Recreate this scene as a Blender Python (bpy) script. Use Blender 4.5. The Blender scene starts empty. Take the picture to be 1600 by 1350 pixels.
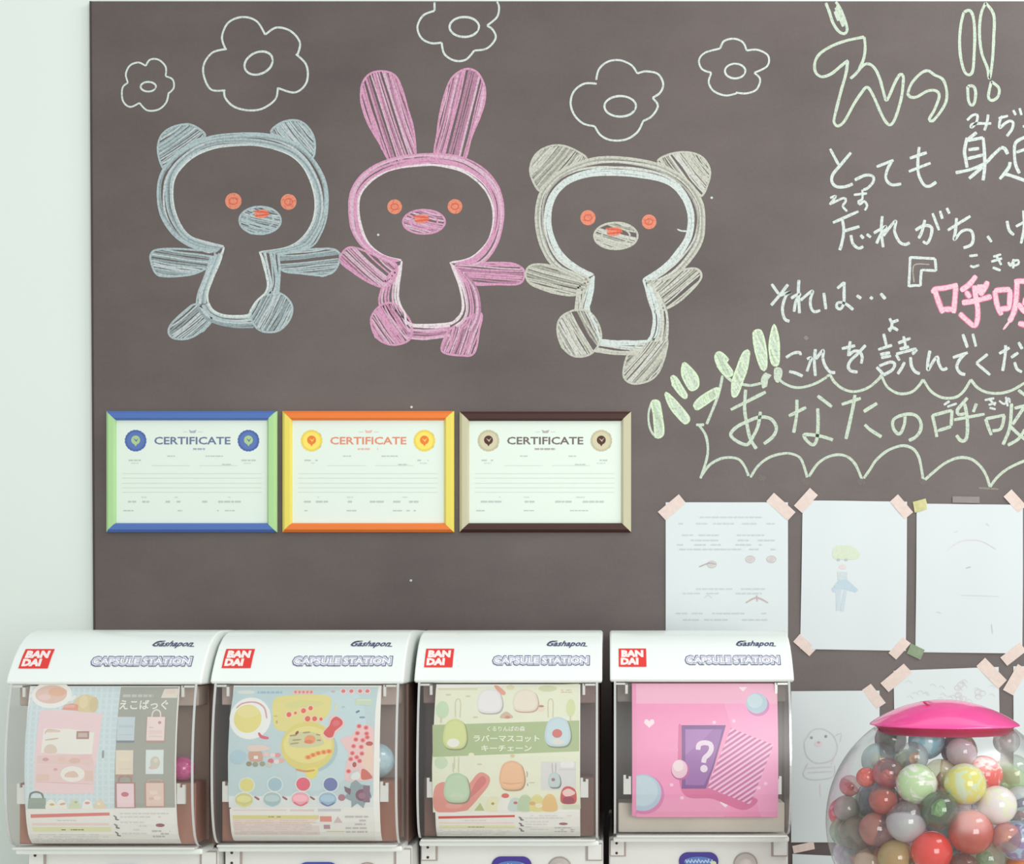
import bpy, bmesh, math, random
import numpy as np
from mathutils import Vector, Matrix
random.seed(7)
S = bpy.context.scene
COL = S.collection
# ------------------------------------------------------------------ camera, world, lights
F = 2330.0            # focal length in pixels (1600 wide)
CAMD = 2.95           # camera to chalkboard
EYE = 1.45
VX, VY = 950.0, 1000.0
cam = bpy.data.cameras.new('camera'); camo = bpy.data.objects.new('camera', cam); COL.objects.link(camo)
cam.sensor_width = 36; cam.lens = F/1600*36
cam.shift_x = -(VX-800)/1600; cam.shift_y = (VY-675)/1600
cam.clip_start = .05
camo.location = (0, -CAMD, EYE); camo.rotation_euler = (math.pi/2, 0, 0)
S.camera = camo
S.view_settings.view_transform = 'Standard'; S.view_settings.look = 'None'
S.view_settings.gamma = 1; S.view_settings.use_curve_mapping = False
S.view_settings.exposure = 0.06
S.cycles.transparent_max_bounces = 40
w = bpy.data.worlds.new('room_light'); S.world = w; w.use_nodes = True
bg = w.node_tree.nodes['Background']; bg.inputs[0].default_value = (.93, 1.0, .98, 1); bg.inputs[1].default_value = .66
def area(name, loc, target, sx, sy, power, color):
    l = bpy.data.lights.new(name, 'AREA'); l.shape = 'RECTANGLE'; l.size = sx; l.size_y = sy; l.energy = power; l.color = color
    o = bpy.data.objects.new(name, l); COL.objects.link(o); o.location = loc
    o.rotation_euler = (Vector(target)-Vector(loc)).to_track_quat('-Z', 'Y').to_euler()
    return o
area('window_light', (1.5, -4.9, 1.9), (-.2, 0, 1.5), 2.0, 1.7, 84, (1, .98, .955))
area('ceiling_light', (2.1, -1.4, 3.6), (.8, 0, 2.3), 1.8, .8, 32, (1, 1, .98))

# ------------------------------------------------------------------ helpers
def lin(c):
    out = []
    for v in c[:3]:
        v = v/255.0
        out.append(v/12.92 if v <= .04045 else ((v+.055)/1.055)**2.4)
    return out
MC = {}
def pmat(name, c, rough=.5, spec=.5, var=.04, scale=30, bump=0, metal=0, coat=0):
    k = (name, tuple(c), rough)
    if k in MC: return MC[k]
    m = bpy.data.materials.new(name); m.use_nodes = True; nt = m.node_tree; N = nt.nodes; L = nt.links
    b = N['Principled BSDF']; l = lin(c)
    tc = N.new('ShaderNodeTexCoord'); nz = N.new('ShaderNodeTexNoise'); nz.inputs['Scale'].default_value = scale; nz.inputs['Detail'].default_value = 4
    L.new(tc.outputs['Object'], nz.inputs['Vector'])
    mx = N.new('ShaderNodeMix'); mx.data_type = 'RGBA'
    mx.inputs[6].default_value = [min(1, v*(1-var)) for v in l]+[1]; mx.inputs[7].default_value = [min(1, v*(1+var)) for v in l]+[1]
    L.new(nz.outputs['Fac'], mx.inputs[0]); L.new(mx.outputs[2], b.inputs['Base Color'])
    b.inputs['Roughness'].default_value = rough; b.inputs['Specular IOR Level'].default_value = spec
    b.inputs['Metallic'].default_value = metal; b.inputs['Coat Weight'].default_value = coat
    if bump:
        bp = N.new('ShaderNodeBump'); bp.inputs['Strength'].default_value = bump; bp.inputs['Distance'].default_value = .002
        L.new(nz.outputs['Fac'], bp.inputs['Height']); L.new(bp.outputs[0], b.inputs['Normal'])
    MC[k] = m; return m
def clear(name, tint, base=.06, edge=.5, rough=.08, body=0.0, bodycol=(255, 255, 255)):
    k = ('clear', name)
    if k in MC: return MC[k]
    m = bpy.data.materials.new(name); m.use_nodes = True; nt = m.node_tree; N = nt.nodes; L = nt.links
    N.remove(N['Principled BSDF']); out = N['Material Output']
    t = N.new('ShaderNodeBsdfTransparent'); t.inputs[0].default_value = lin(tint)+[1]
    d = N.new('ShaderNodeBsdfDiffuse'); d.inputs[0].default_value = lin(bodycol)+[1]
    g = N.new('ShaderNodeBsdfGlossy'); g.inputs['Roughness'].default_value = rough
    m1 = N.new('ShaderNodeMixShader'); m1.inputs[0].default_value = body
    L.new(t.outputs[0], m1.inputs[1]); L.new(d.outputs[0], m1.inputs[2])
    lw = N.new('ShaderNodeLayerWeight'); lw.inputs[0].default_value = .25
    mr = N.new('ShaderNodeMapRange'); mr.inputs['To Min'].default_value = base; mr.inputs['To Max'].default_value = edge
    pw = N.new('ShaderNodeMath'); pw.operation = 'POWER'; pw.inputs[1].default_value = 1.6
    L.new(lw.outputs['Facing'], pw.inputs[0]); L.new(pw.outputs[0], mr.inputs['Value'])
    m2 = N.new('ShaderNodeMixShader'); L.new(mr.outputs[0], m2.inputs[0]); L.new(m1.outputs[0], m2.inputs[1]); L.new(g.outputs[0], m2.inputs[2])
    L.new(m2.outputs[0], out.inputs[0]); MC[k] = m; return m
def ink(c): return pmat('printed_ink', c, .55, .3, .03, 60)
def cardink(c): return pmat('printed_card_ink', tuple(int(255-(255-v)*.94) for v in c), .5, .3, .03, 60)
def pencil(c): return pmat('pencil_mark', tuple(int(226-(238-v)*.66) for v in c), .8, .1, .1, 200)
def chalk(c, lo=.30, hi=.52):
    k = ('chalk', tuple(c))
    if k in MC: return MC[k]
    m = bpy.data.materials.new('chalk'); m.use_nodes = True; nt = m.node_tree; N = nt.nodes; L = nt.links
    b = N['Principled BSDF']; b.inputs['Base Color'].default_value = lin(c)+[1]; b.inputs['Roughness'].default_value = .95; b.inputs['Specular IOR Level'].default_value = .1
    tc = N.new('ShaderNodeTexCoord'); nz = N.new('ShaderNodeTexNoise'); nz.inputs['Scale'].default_value = 210; nz.inputs['Detail'].default_value = 3; nz.inputs['Roughness'].default_value = .7
    L.new(tc.outputs['Object'], nz.inputs['Vector'])
    mr = N.new('ShaderNodeMapRange'); mr.inputs['From Min'].default_value = lo; mr.inputs['From Max'].default_value = hi; mr.inputs['To Min'].default_value = .55; mr.inputs['To Max'].default_value = .95
    L.new(nz.outputs['Fac'], mr.inputs['Value']); L.new(mr.outputs[0], b.inputs['Alpha'])
    MC[k] = m; return m
def tag(o, label=None, cat=None, group=None, kind=None):
    if label: o['label'] = label
    if cat: o['category'] = cat
    if group: o['group'] = group
    if kind: o['kind'] = kind
    return o
def empty(name, loc, label=None, cat=None, group=None):
    o = bpy.data.objects.new(name, None); COL.objects.link(o); o.location = loc; o.empty_display_size = .05
    return tag(o, label, cat, group)
def mesh(name, v, f, mats, parent=None, loc=None, smooth=False, mi=None):
    me = bpy.data.meshes.new(name); me.from_pydata([tuple(p) for p in v], [], f); me.validate()
    if not isinstance(mats, (list, tuple)): mats = [mats]
    for m in mats: me.materials.append(m)
    if mi is not None and len(mi) == len(me.polygons): me.polygons.foreach_set('material_index', mi)
    if smooth: me.polygons.foreach_set('use_smooth', [True]*len(me.polygons))
    o = bpy.data.objects.new(name, me); COL.objects.link(o)
    if parent: o.parent = parent
    if loc is not None: o.location = loc
    return o
def bevel(o, wd, seg=2, ang=40):
    b = o.modifiers.new('bevel', 'BEVEL'); b.width = wd; b.segments = seg; b.limit_method = 'ANGLE'; b.angle_limit = math.radians(ang)
    o.data.polygons.foreach_set('use_smooth', [True]*len(o.data.polygons))
    n = o.modifiers.new('wn', 'WEIGHTED_NORMAL'); n.keep_sharp = True
    return o
def boxvf(x0, x1, y0, y1, z0, z1):
    v = [(x0,y0,z0),(x1,y0,z0),(x1,y1,z0),(x0,y1,z0),(x0,y0,z1),(x1,y0,z1),(x1,y1,z1),(x0,y1,z1)]
    f = [(0,3,2,1),(4,5,6,7),(0,1,5,4),(1,2,6,5),(2,3,7,6),(3,0,4,7)]
    return v, f
def box(name, b, mat, parent=None, loc=None, bev=0, seg=2):
    v, f = boxvf(*b); o = mesh(name, v, f, mat, parent, loc)
    if bev: bevel(o, bev, seg)
    return o
def extrude_x(name, prof, x0, x1, mat, parent=None, bev=0, seg=3, loc=None):
    n = len(prof); v = [(x0, y, z) for y, z in prof]+[(x1, y, z) for y, z in prof]
    f = [tuple(range(n))[::-1], tuple(range(n, 2*n))]+[(i, (i+1) % n, n+(i+1) % n, n+i) for i in range(n)]
    o = mesh(name, v, f, mat, parent, loc)
    bm = bmesh.new(); bm.from_mesh(o.data); bmesh.ops.recalc_face_normals(bm, faces=bm.faces); bm.to_mesh(o.data); bm.free()
    if bev: bevel(o, bev, seg, 35)
    return o
def lathe(name, prof, mat, parent=None, loc=None, n=64, smooth=True):
    v = []; f = []
    for r, z in prof:
        for k in range(n):
            a = 2*math.pi*k/n; v.append((r*math.cos(a), r*math.sin(a), z))
    for i in range(len(prof)-1):
        for k in range(n):
            a = i*n+k; b = i*n+(k+1) % n; f.append((a, b, b+n, a+n))
    o = mesh(name, v, f, mat, parent, loc, smooth); return o
def cr(pts, step=2.0, closed=False):
    """Catmull-Rom through points, resampled"""
    P = [Vector((p[0], p[1])) for p in pts]; n = len(P)
    if n == 2: Q = [P[0].lerp(P[1], t/6) for t in range(7)]
    else:
        Q = []; segs = n if closed else n-1
        for i in range(segs):
            if closed: a, b, c, d = P[(i-1) % n], P[i], P[(i+1) % n], P[(i+2) % n]
            else: a, b, c, d = P[max(i-1, 0)], P[i], P[i+1], P[min(i+2, n-1)]
            k = max(2, int((c-b).length/step))
            for j in range(k):
                t = j/k
                Q.append(.5*((2*b)+(-a+c)*t+(2*a-5*b+4*c-d)*t*t+(-a+3*b-3*c+d)*t*t*t))
        if not closed: Q.append(P[-1])
    return Q
TX = {}
def text_geo(s, bold=0, shear=0):
    k = (s, bold, shear)
    if k in TX: return TX[k]
    cu = bpy.data.curves.new('t', 'FONT'); cu.body = s; cu.offset = bold; cu.shear = shear; cu.resolution_u = 2
    o = bpy.data.objects.new('t', cu); COL.objects.link(o); bpy.context.view_layer.update()
    e = o.evaluated_get(bpy.context.evaluated_depsgraph_get()); me = e.to_mesh()
    v = [(p.co.x, p.co.y) for p in me.vertices]; f = [tuple(p.vertices) for p in me.polygons]
    e.to_mesh_clear(); bpy.data.objects.remove(o); bpy.data.curves.remove(cu)
    xs = [p[0] for p in v]; ys = [p[1] for p in v]
    TX[k] = (v, f, min(xs), max(xs), min(ys), max(ys)); return TX[k]
class Flat:
    """flat print or chalk traced in 2-D, laid on a surface by self.map(x, y, lift)"""
    def __init__(s, mp, mf=ink, cuts=None, n0=0, wrap=70):
        s.n0 = n0; s.wrap = wrap; s.map = mp; s.mf = mf; s.v = []; s.f = []; s.mi = []; s.mats = []; s.n = n0; s.cuts = cuts; s.org = (0, 0, 1)
    def z(s, ox, oy, sc): s.org = (ox, oy, sc); return s
    def P(s, p): ox, oy, sc = s.org; return (ox+p[0]/sc, oy+p[1]/sc)
    def _m(s, c):
        c = tuple(c)
        if c not in s.mats: s.mats.append(c)
        return s.mats.index(c)
    def lift(s): s.n += 1; return (s.n % s.wrap)
    def poly(s, pts, c, smooth=False, raw=False):
        p = pts if raw else [s.P(q) for q in pts]
        if smooth: p = [(q.x, q.y) for q in cr(p, 3, True)]
        L = s.lift(); b = len(s.v); s.v += [(x, y, L) for x, y in p]; s.f.append(tuple(range(b, b+len(p)))); s.mi.append(s._m(c))
    def rect(s, x0, y0, x1, y1, c): s.poly([(x0, y0), (x1, y0), (x1, y1), (x0, y1)], c)
    def rrect(s, x0, y0, x1, y1, r, c):
        p = []
        for cx, cy, a0 in ((x1-r, y1-r, 0), (x0+r, y1-r, 90), (x0+r, y0+r, 180), (x1-r, y0+r, 270)):
            for k in range(6):
                a = math.radians(a0+k*18); p.append((cx+r*math.cos(a), cy+r*math.sin(a)))
        s.poly(p, c)
    def ell(s, cx, cy, rx, ry, c, rot=0, n=28):
        a = math.radians(rot); p = []
        for k in range(n):
            t = 2*math.pi*k/n; x = rx*math.cos(t); y = ry*math.sin(t); p.append((cx+x*math.cos(a)-y*math.sin(a), cy+x*math.sin(a)+y*math.cos(a)))
        s.poly(p, c)
    def stroke(s, pts, c, w=4.5, closed=False, jit=.25, raw=False, taper=.6, straight=False):
        p = pts if raw else [s.P(q) for q in pts]
        if straight: Q = [Vector(q) for q in p]
        else: Q = cr(p, 2.5, closed)
        if closed: Q.append(Q[0].copy())
        n = len(Q); L = s.lift(); b = len(s.v); ph = random.random()*9; wl = 1
        for i, q in enumerate(Q):
            t = (Q[min(i+1, n-1)]-Q[max(i-1, 0)])
            if t.length < 1e-6: t = Vector((1, 0))
            t.normalize(); nn = Vector((-t.y, t.x)); wl = .7*wl+.3*(1+random.uniform(-jit, jit))
            e = 1 if closed else min(1, taper+min(i, n-1-i)*.3)
            h = w*.5*wl*e; s.v += [(q.x+nn.x*h, q.y+nn.y*h, L), (q.x-nn.x*h, q.y-nn.y*h, L)]
        if not closed:      # little round caps
            pass
        m = s._m(c)
        for i in range(n-1): s.f.append((b+2*i, b+2*i+1, b+2*i+3, b+2*i+2)); s.mi.append(m)
    def strokes(s, lst, c, w=4.5, **k):
        for p in lst: s.stroke(p, c, w, **k)
    def ellstroke(s, cx, cy, rx, ry, c, w=3, rot=0):
        a = math.radians(rot); p = []
        for k in range(13):
            t = 2*math.pi*k/12+.4; x = rx*math.cos(t); y = ry*math.sin(t); p.append((cx+x*math.cos(a)-y*math.sin(a), cy+x*math.sin(a)+y*math.cos(a)))
        s.stroke(p, c, w, jit=.2)
    def vary(s, c):
        k = random.random()
        if k < .45: return c
        if k < .7: return tuple(int(v*.86) for v in c)
        return tuple(int(v*.6+228*.4) for v in c)
    def hatch(s, pts, c, ang, gap=2.9, w=2.9, outline=True, skip=.05):
        p = [s.P(q) for q in pts]; Q = cr(p, 3, True); a = math.radians(ang); ca, sa = math.cos(a), math.sin(a)
        R = [(q.x*ca+q.y*sa, -q.x*sa+q.y*ca) for q in Q]; y0 = min(r[1] for r in R); y1 = max(r[1] for r in R); y = y0+gap*.5
        while y < y1:
            xs = []
            for i in range(len(R)):
                (xa, ya), (xb, yb) = R[i], R[(i+1) % len(R)]
                if (ya <= y) != (yb <= y): xs.append(xa+(y-ya)*(xb-xa)/(yb-ya))
            xs.sort()
            for k in range(0, len(xs)-1, 2):
                if random.random() < skip: continue
                xa, xb = xs[k]+random.uniform(-.5, 2), xs[k+1]-random.uniform(-.5, 2)
                if xb-xa < 3: continue
                seg = [(xa+(xb-xa)*t, y+random.uniform(-.9, .9)+math.sin(t*3)*1.2) for t in (0, .33, .66, 1)]
                s.stroke([(x*ca-yy*sa, x*sa+yy*ca) for x, yy in seg], s.vary(c), w*random.uniform(.7, 1.15), raw=True)
            y += gap*random.uniform(.8, 1.2)
        if outline: s.stroke(p, c, 3.2, closed=True, raw=True)
    def band(s, inner, outer, c, n=6, w=3.3, closed=False, cin=None, nw=1):
        I = [Vector(s.P(q)) for q in inner]; O = [Vector(s.P(q)) for q in outer]
        I = cr([(q.x, q.y) for q in I], 3); O = cr([(q.x, q.y) for q in O], 3)
        def rs(Q, m):
            d = [0]
            for i in range(1, len(Q)): d.append(d[-1]+(Q[i]-Q[i-1]).length)
            out = []; j = 0
            for k in range(m):
                t = d[-1]*k/(m-1)
                while j < len(Q)-2 and d[j+1] < t: j += 1
                u = (t-d[j])/max(1e-6, d[j+1]-d[j]); out.append(Q[j].lerp(Q[j+1], min(1, u)))
            return out
        m = 44; fq = max(.06, (I[0]-I[-1]).length*0+sum((I[q+1]-I[q]).length for q in range(len(I)-1))*.0006); I = rs(I, m); O = rs(O, m)
        for k in range(n):
            t = k/(n-1); sw = random.uniform(-.13, .13); ph = random.random()*6
            pts = []
            for i in range(m):
                tt = min(1, max(0, t+sw*math.sin(i*fq+ph))); q = I[i].lerp(O[i], tt); pts.append((q.x, q.y))
            s.stroke(pts, (cin if (cin and k < nw) else s.vary(c)), w*random.uniform(.75, 1.15), raw=True)
    def text(s, t, x0, y0, x1, y1, c, bold=0, shear=0, rot=0):
        v, f, a, b, d, e = text_geo(t, bold, shear); L = s.lift(); base = len(s.v); m = s._m(c)
        cx, cy = (x0+x1)/2, (y0+y1)/2; r = math.radians(rot)
        for x, y in v:
            X = x0+(x-a)/(b-a)*(x1-x0); Y = y1-(y-d)/(e-d)*(y1-y0); X -= cx; Y -= cy
            s.v.append((*s.P((cx+X*math.cos(r)-Y*math.sin(r), cy+X*math.sin(r)+Y*math.cos(r))), L))
        for q in f: s.f.append(tuple(base+i for i in q)); s.mi.append(m)
    def lines(s, x0, y0, x1, y1, rows, c, h=.45, fill=.8):
        dy = (y1-y0)/rows
        for r in range(rows):
            y = y0+dy*(r+.3); x = x0; L = s.lift(); end = x1-random.random()*(x1-x0)*.25
            while x < end:
                ww = random.uniform(1.2, 4)*dy*.5
                if random.random() < fill: s.rect(x, y, min(x+ww, end), y+dy*h, c)
                x += ww+dy*.25
    def build(s, name, parent, label=None):
        bm = bmesh.new(); V = [bm.verts.new(p) for p in s.v]
        for q, m in zip(s.f, s.mi):
            try: fc = bm.faces.new([V[i] for i in q]); fc.material_index = m
            except ValueError: pass
        bmesh.ops.triangulate(bm, faces=[f for f in bm.faces if len(f.verts) > 4])
        if s.cuts:
            for y in s.cuts: bmesh.ops.bisect_plane(bm, geom=bm.verts[:]+bm.edges[:]+bm.faces[:], plane_co=(0, y, 0), plane_no=(0, 1, 0), dist=1e-4)
        off = parent.location if parent else Vector()
        if parent and parent.parent: off = off+parent.parent.location
        for q in bm.verts: q.co = Vector(s.map(*q.co))-off
        # face the camera
        bm.normal_update()
        for fc in bm.faces:
            if fc.normal.y > 0: fc.normal_flip()
        me = bpy.data.meshes.new(name); bm.to_mesh(me); bm.free()
        for c in s.mats: me.materials.append(s.mf(c))
        o = bpy.data.objects.new(name, me); COL.objects.link(o); o.parent = parent
        if label: o['label'] = label
        return o
K = CAMD/F
def BP(px, py, lift=0, base=.0002, st=8e-6):        # picture of the board plane -> world
    return ((px-VX)*K, -(base+lift*st), EYE-(py-VY)*K)

# ------------------------------------------------------------------ room shell
wallm = pmat('white_wall_paint', (232, 240, 235), .75, .2, .015, 3, .05)
st = mesh('wall_back', *boxvf(-3.2, 3.2, .012, .16, .001, 3.6), wallm); tag(st, kind='structure')
st = mesh('floor', *boxvf(-3.2, 3.2, -4.2, .16, -.1, 0), pmat('pale_floor', (205, 198, 188), .5, .3, .05, 4)); tag(st, kind='structure')

# ------------------------------------------------------------------ chalkboard and its chalk
bx0, bx1 = BP(140, 0)[0], BP(2500, 0)[0]; bz0, bz1 = .42, BP(0, 2)[2]
board = empty('chalkboard', ((bx0+bx1)/2, 0, bz0), 'large dark brown-grey chalkboard covered in chalk drawings and writing on the white wall', 'chalkboard')
bm_ = bpy.data.materials.new('chalkboard_paint'); bm_.use_nodes = True; nt = bm_.node_tree; N = nt.nodes; L = nt.links
b = N['Principled BSDF']; tc = N.new('ShaderNodeTexCoord'); n1 = N.new('ShaderNodeTexNoise'); n1.inputs['Scale'].default_value = 1.5; n1.inputs['Detail'].default_value = 5; n1.inputs['Roughness'].default_value = .62
mp = N.new('ShaderNodeMapping'); mp.inputs['Scale'].default_value = (1, 1, 1.6); L.new(tc.outputs['Object'], mp.inputs[0]); L.new(mp.outputs[0], n1.inputs['Vector'])
n2 = N.new('ShaderNodeTexNoise'); n2.inputs['Scale'].default_value = 160; L.new(tc.outputs['Object'], n2.inputs['Vector'])
mx = N.new('ShaderNodeMix'); mx.data_type = 'RGBA'; mx.inputs[6].default_value = lin((88, 77, 76))+[1]; mx.inputs[7].default_value = lin((112, 101, 98))+[1]
ad = N.new('ShaderNodeMath'); ad.operation = 'MULTIPLY_ADD'; ad.inputs[1].default_value = .15; L.new(n2.outputs['Fac'], ad.inputs[0]); L.new(n1.outputs['Fac'], ad.inputs[2])
mr = N.new('ShaderNodeMapRange'); mr.inputs['From Min'].default_value = .4; mr.inputs['From Max'].default_value = .8; L.new(ad.outputs[0], mr.inputs[0]); L.new(mr.outputs[0], mx.inputs[0])
L.new(mx.outputs[2], b.inputs['Base Color']); b.inputs['Roughness'].default_value = .5; b.inputs['Specular IOR Level'].default_value = .5
lx0 = BP(140, 0)[0]; lx1 = BP(144+.004*1750, 0)[0]; cx, cz = board.location.x, bz0
tz = bz1-bz0
mesh('writing_surface', [(lx1-cx, 0, 0), (bx1-cx, 0, 0), (bx1-cx, 0, tz), (lx0-cx, 0, tz), (lx1-cx, .0105, 0), (bx1-cx, .0105, 0), (bx1-cx, .0105, tz), (lx0-cx, .0105, tz)],
     [(0,1,2,3), (4,7,6,5), (0,4,5,1), (2,6,7,3), (0,3,7,4), (1,5,6,2)], bm_, board)
ed = pmat('dark_edge', (70, 58, 54), .6)
mesh('edge_strip', [(lx1-cx, -.001, 0), (lx1-cx+.0035, -.001, 0), (lx0-cx+.0035, -.001, tz), (lx0-cx, -.001, tz), (lx1-cx, .0, 0), (lx1-cx+.0035, .0, 0), (lx0-cx+.0035, .0, tz), (lx0-cx, .0, tz)],
     [(0,1,2,3), (4,7,6,5), (0,4,5,1), (2,6,7,3), (0,3,7,4), (1,5,6,2)], ed, board)

WH = (218, 227, 224); BL = (182, 197, 200); PK = (220, 162, 193); CR = (205, 205, 192); GR = (208, 222, 204); OR = (236, 148, 122); HP = (246, 204, 218); PKD = (206, 128, 172)
def chalkflat(): return Flat(BP, chalk)
A = (130, 0, 2.25); B = (780, 0, 2.178); C = (1180, 0, 3.376); D2 = (1190, 390, 6.4286); D3 = (1390, 390, 6.4286); E1 = (1000, 500, 5.19); E4 = (1120, 590, 6.6667); E5 = (1360, 590, 6.6667); Z6 = (1440, 150, 5.0)
def animal(nw, name, org, label, col, wcol, inner, head, ears, arms, feet, bands, eyes, muz, nose, earang, muzc):
    root = None
    f = chalkflat().z(*org)
    for i_, o_ in bands: f.band(i_, o_, col, 8, 3.3, cin=wcol, nw=nw)
    f.band(head[0], head[1], col, 9, 3.4, cin=wcol, nw=nw)
    f.stroke(inner, wcol, 3.6)
    root = f.build('chalk_animal', board, label)
    for p, a in zip(ears, earang):
        f = chalkflat().z(*org); f.hatch(p, col, a); f.build('ear', root)
    for p, a in arms:
        f = chalkflat().z(*org); f.hatch(p, col, a, 3.2); f.build('arm', root)
    for p, a in feet:
        f = chalkflat().z(*org); f.hatch(p, col, a, 3.2); f.build('foot', root)
    for x, y, r in eyes:
        f = chalkflat().z(*org); f.ell(x, y, r, r, OR); f.ellstroke(x, y, r*.5, r*.4, (222, 116, 98), 2.2); f.build('eye', root)
    f = chalkflat().z(*org); cx, cy, rx, ry = muz
    pts = [(cx+rx*math.cos(t*.5236), cy+ry*math.sin(t*.5236)) for t in range(12)]
    f.hatch(pts, muzc, 15, 3.0, 2.9); f.ellstroke(cx, cy, rx*.65, ry*.6, muzc, 2.8); f.build('muzzle', root)
    f = Flat(lambda a_, b2, l: BP(a_, b2, l+75), chalk).z(*org); x, y = nose; f.ell(x, y, 26, 15, OR, -8); f.strokes([[(x-30, y-10), (x+25, y-4)], [(x-24, y+8), (x+28, y+2)]], (226, 108, 92), 3); f.build('nose', root)
    return root
in1 = [(495,865),(440,850),(380,830),(345,790),(320,730),(315,670),(325,620),(360,575),(400,545),(460,522),(530,515),(610,515),(680,528),(735,550),(775,590),(800,640),(815,700),(812,760),(790,810),(750,850),(700,872),(620,885)]
ou1 = [(470,885),(400,878),(335,842),(290,790),(268,740),(262,680),(270,620),(300,570),(350,525),(400,495),(460,475),(530,468),(600,468),(660,475),(710,490),(760,515),(800,550),(835,600),(855,650),(862,710),(855,780),(835,830),(810,865),(760,882),(690,895)]
animal(1, 'bear', A, 'pale blue chalk bear, leftmost of the three chalk animals', BL, WH,
  [(620,885),(635,920),(645,970),(650,1000),(642,1028),(610,1060),(590,1090),(580,1108),(540,1112),(490,1108),(455,1090),(440,1065),(437,1030),(455,980),(480,920),(495,868)],
  (in1, ou1),
  [[(290,595),(268,560),(263,510),(280,470),(320,445),(370,437),(410,455),(428,480),(380,500),(330,545)], [(660,465),(690,435),(730,423),(770,430),(800,460),(814,500),(812,545),(800,550),(760,510),(700,485)]],
  [([(240,925),(238,895),(260,878),(330,875),(400,880),(460,885),(455,920),(430,945),(380,965),(310,972),(260,965)], 8), ([(690,900),(740,885),(800,877),(870,875),(900,890),(900,920),(880,955),(840,968),(770,962),(700,950)], -6)],
  [([(395,1070),(350,1100),(310,1140),(300,1170),(320,1190),(370,1190),(415,1165),(450,1130),(440,1100)], -40), ([(590,1100),(620,1050),(660,1028),(700,1035),(730,1065),(735,1100),(715,1140),(680,1165),(630,1165),(600,1140)], -62)],
  [([(490,885),(455,970),(437,1030),(440,1065)], [(448,905),(428,970),(405,1030),(398,1072)]), ([(440,1065),(455,1090),(490,1108),(540,1112),(585,1108)], [(400,1078),(430,1118),(480,1140),(540,1150),(600,1150)]), ([(622,885),(645,970),(650,1000),(635,1040)], [(685,890),(693,960),(693,1000),(692,1035)])],
  [(528,707,29), (722,710,28)], (622,775,73,48), (628,752), (-35, 50), BL)
in2 = [(1120,915),(1060,900),(1010,865),(985,820),(970,760),(970,700),(990,660),(1030,625),(1090,598),(1160,585),(1240,582),(1320,598),(1370,625),(1415,670),(1440,730),(1440,790),(1420,850),(1380,895),(1340,915),(1290,922)]
ou2 = [(1080,925),(1035,905),(980,865),(945,810),(935,740),(940,680),(970,625),(1020,585),(1080,560),(1150,545),(1240,540),(1320,550),(1380,575),(1430,615),(1465,670),(1478,740),(1470,810),(1450,870),(1415,918),(1380,935)]
animal(2, 'rabbit', A, 'pink chalk rabbit with two tall ears between the two bears', PK, (236, 222, 228),
  [(1290,922),(1310,960),(1325,1010),(1335,1060),(1335,1090),(1315,1120),(1280,1138),(1150,1140),(1130,1100),(1108,1060),(1108,1010),(1115,960),(1120,918)],
  (in2, ou2),
  [[(1085,575),(1040,500),(1000,430),(978,360),(980,300),(1005,262),(1050,250),(1095,265),(1120,310),(1140,380),(1160,450),(1167,510),(1165,550),(1130,555)], [(1237,545),(1245,470),(1255,400),(1275,320),(1300,270),(1345,243),(1385,255),(1410,300),(1412,350),(1395,410),(1365,480),(1340,560),(1290,550)]],
  [([(905,900),(930,872),(970,875),(1040,905),(1100,930),(1095,980),(1060,1010),(1000,990),(940,950),(908,925)], 42), ([(1310,930),(1400,925),(1500,925),(1545,945),(1550,975),(1530,998),(1460,1000),(1370,1000),(1330,980)], 4)],
  [([(1045,1075),(1015,1110),(1015,1150),(1035,1190),(1080,1212),(1130,1205),(1155,1180),(1150,1130),(1115,1085),(1080,1065)], 55), ([(1300,1150),(1395,1100),(1392,1160),(1375,1240),(1330,1250),(1262,1235),(1275,1180)], -72)],
  [([(1115,930),(1108,1010),(1110,1060),(1145,1135)], [(1080,960),(1048,1020),(1045,1080),(1100,1180)]), ([(1150,1142),(1220,1142),(1290,1140)], [(1130,1185),(1200,1192),(1290,1180)]), ([(1295,930),(1325,1010),(1335,1080),(1320,1120),(1290,1140)], [(1340,960),(1380,1010),(1398,1080),(1392,1130),(1375,1170)])],
  [(1095,727,26), (1307,726,26)], (1198,780,74,42), (1190,770), (72, -76), PK)
in3 = [(322,935),(270,910),(220,870),(190,820),(175,760),(180,700),(205,650),(250,615),(320,597),(400,595),(480,602),(560,620),(605,650),(635,700),(645,750),(635,810),(600,860),(560,905),(490,952)]
ou3 = [(280,955),(240,935),(180,905),(140,840),(125,760),(130,690),(150,640),(200,590),(270,555),(350,535),(430,535),(520,550),(590,580),(650,625),(690,690),(697,750),(690,820),(655,880),(610,930),(560,955)]
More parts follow.
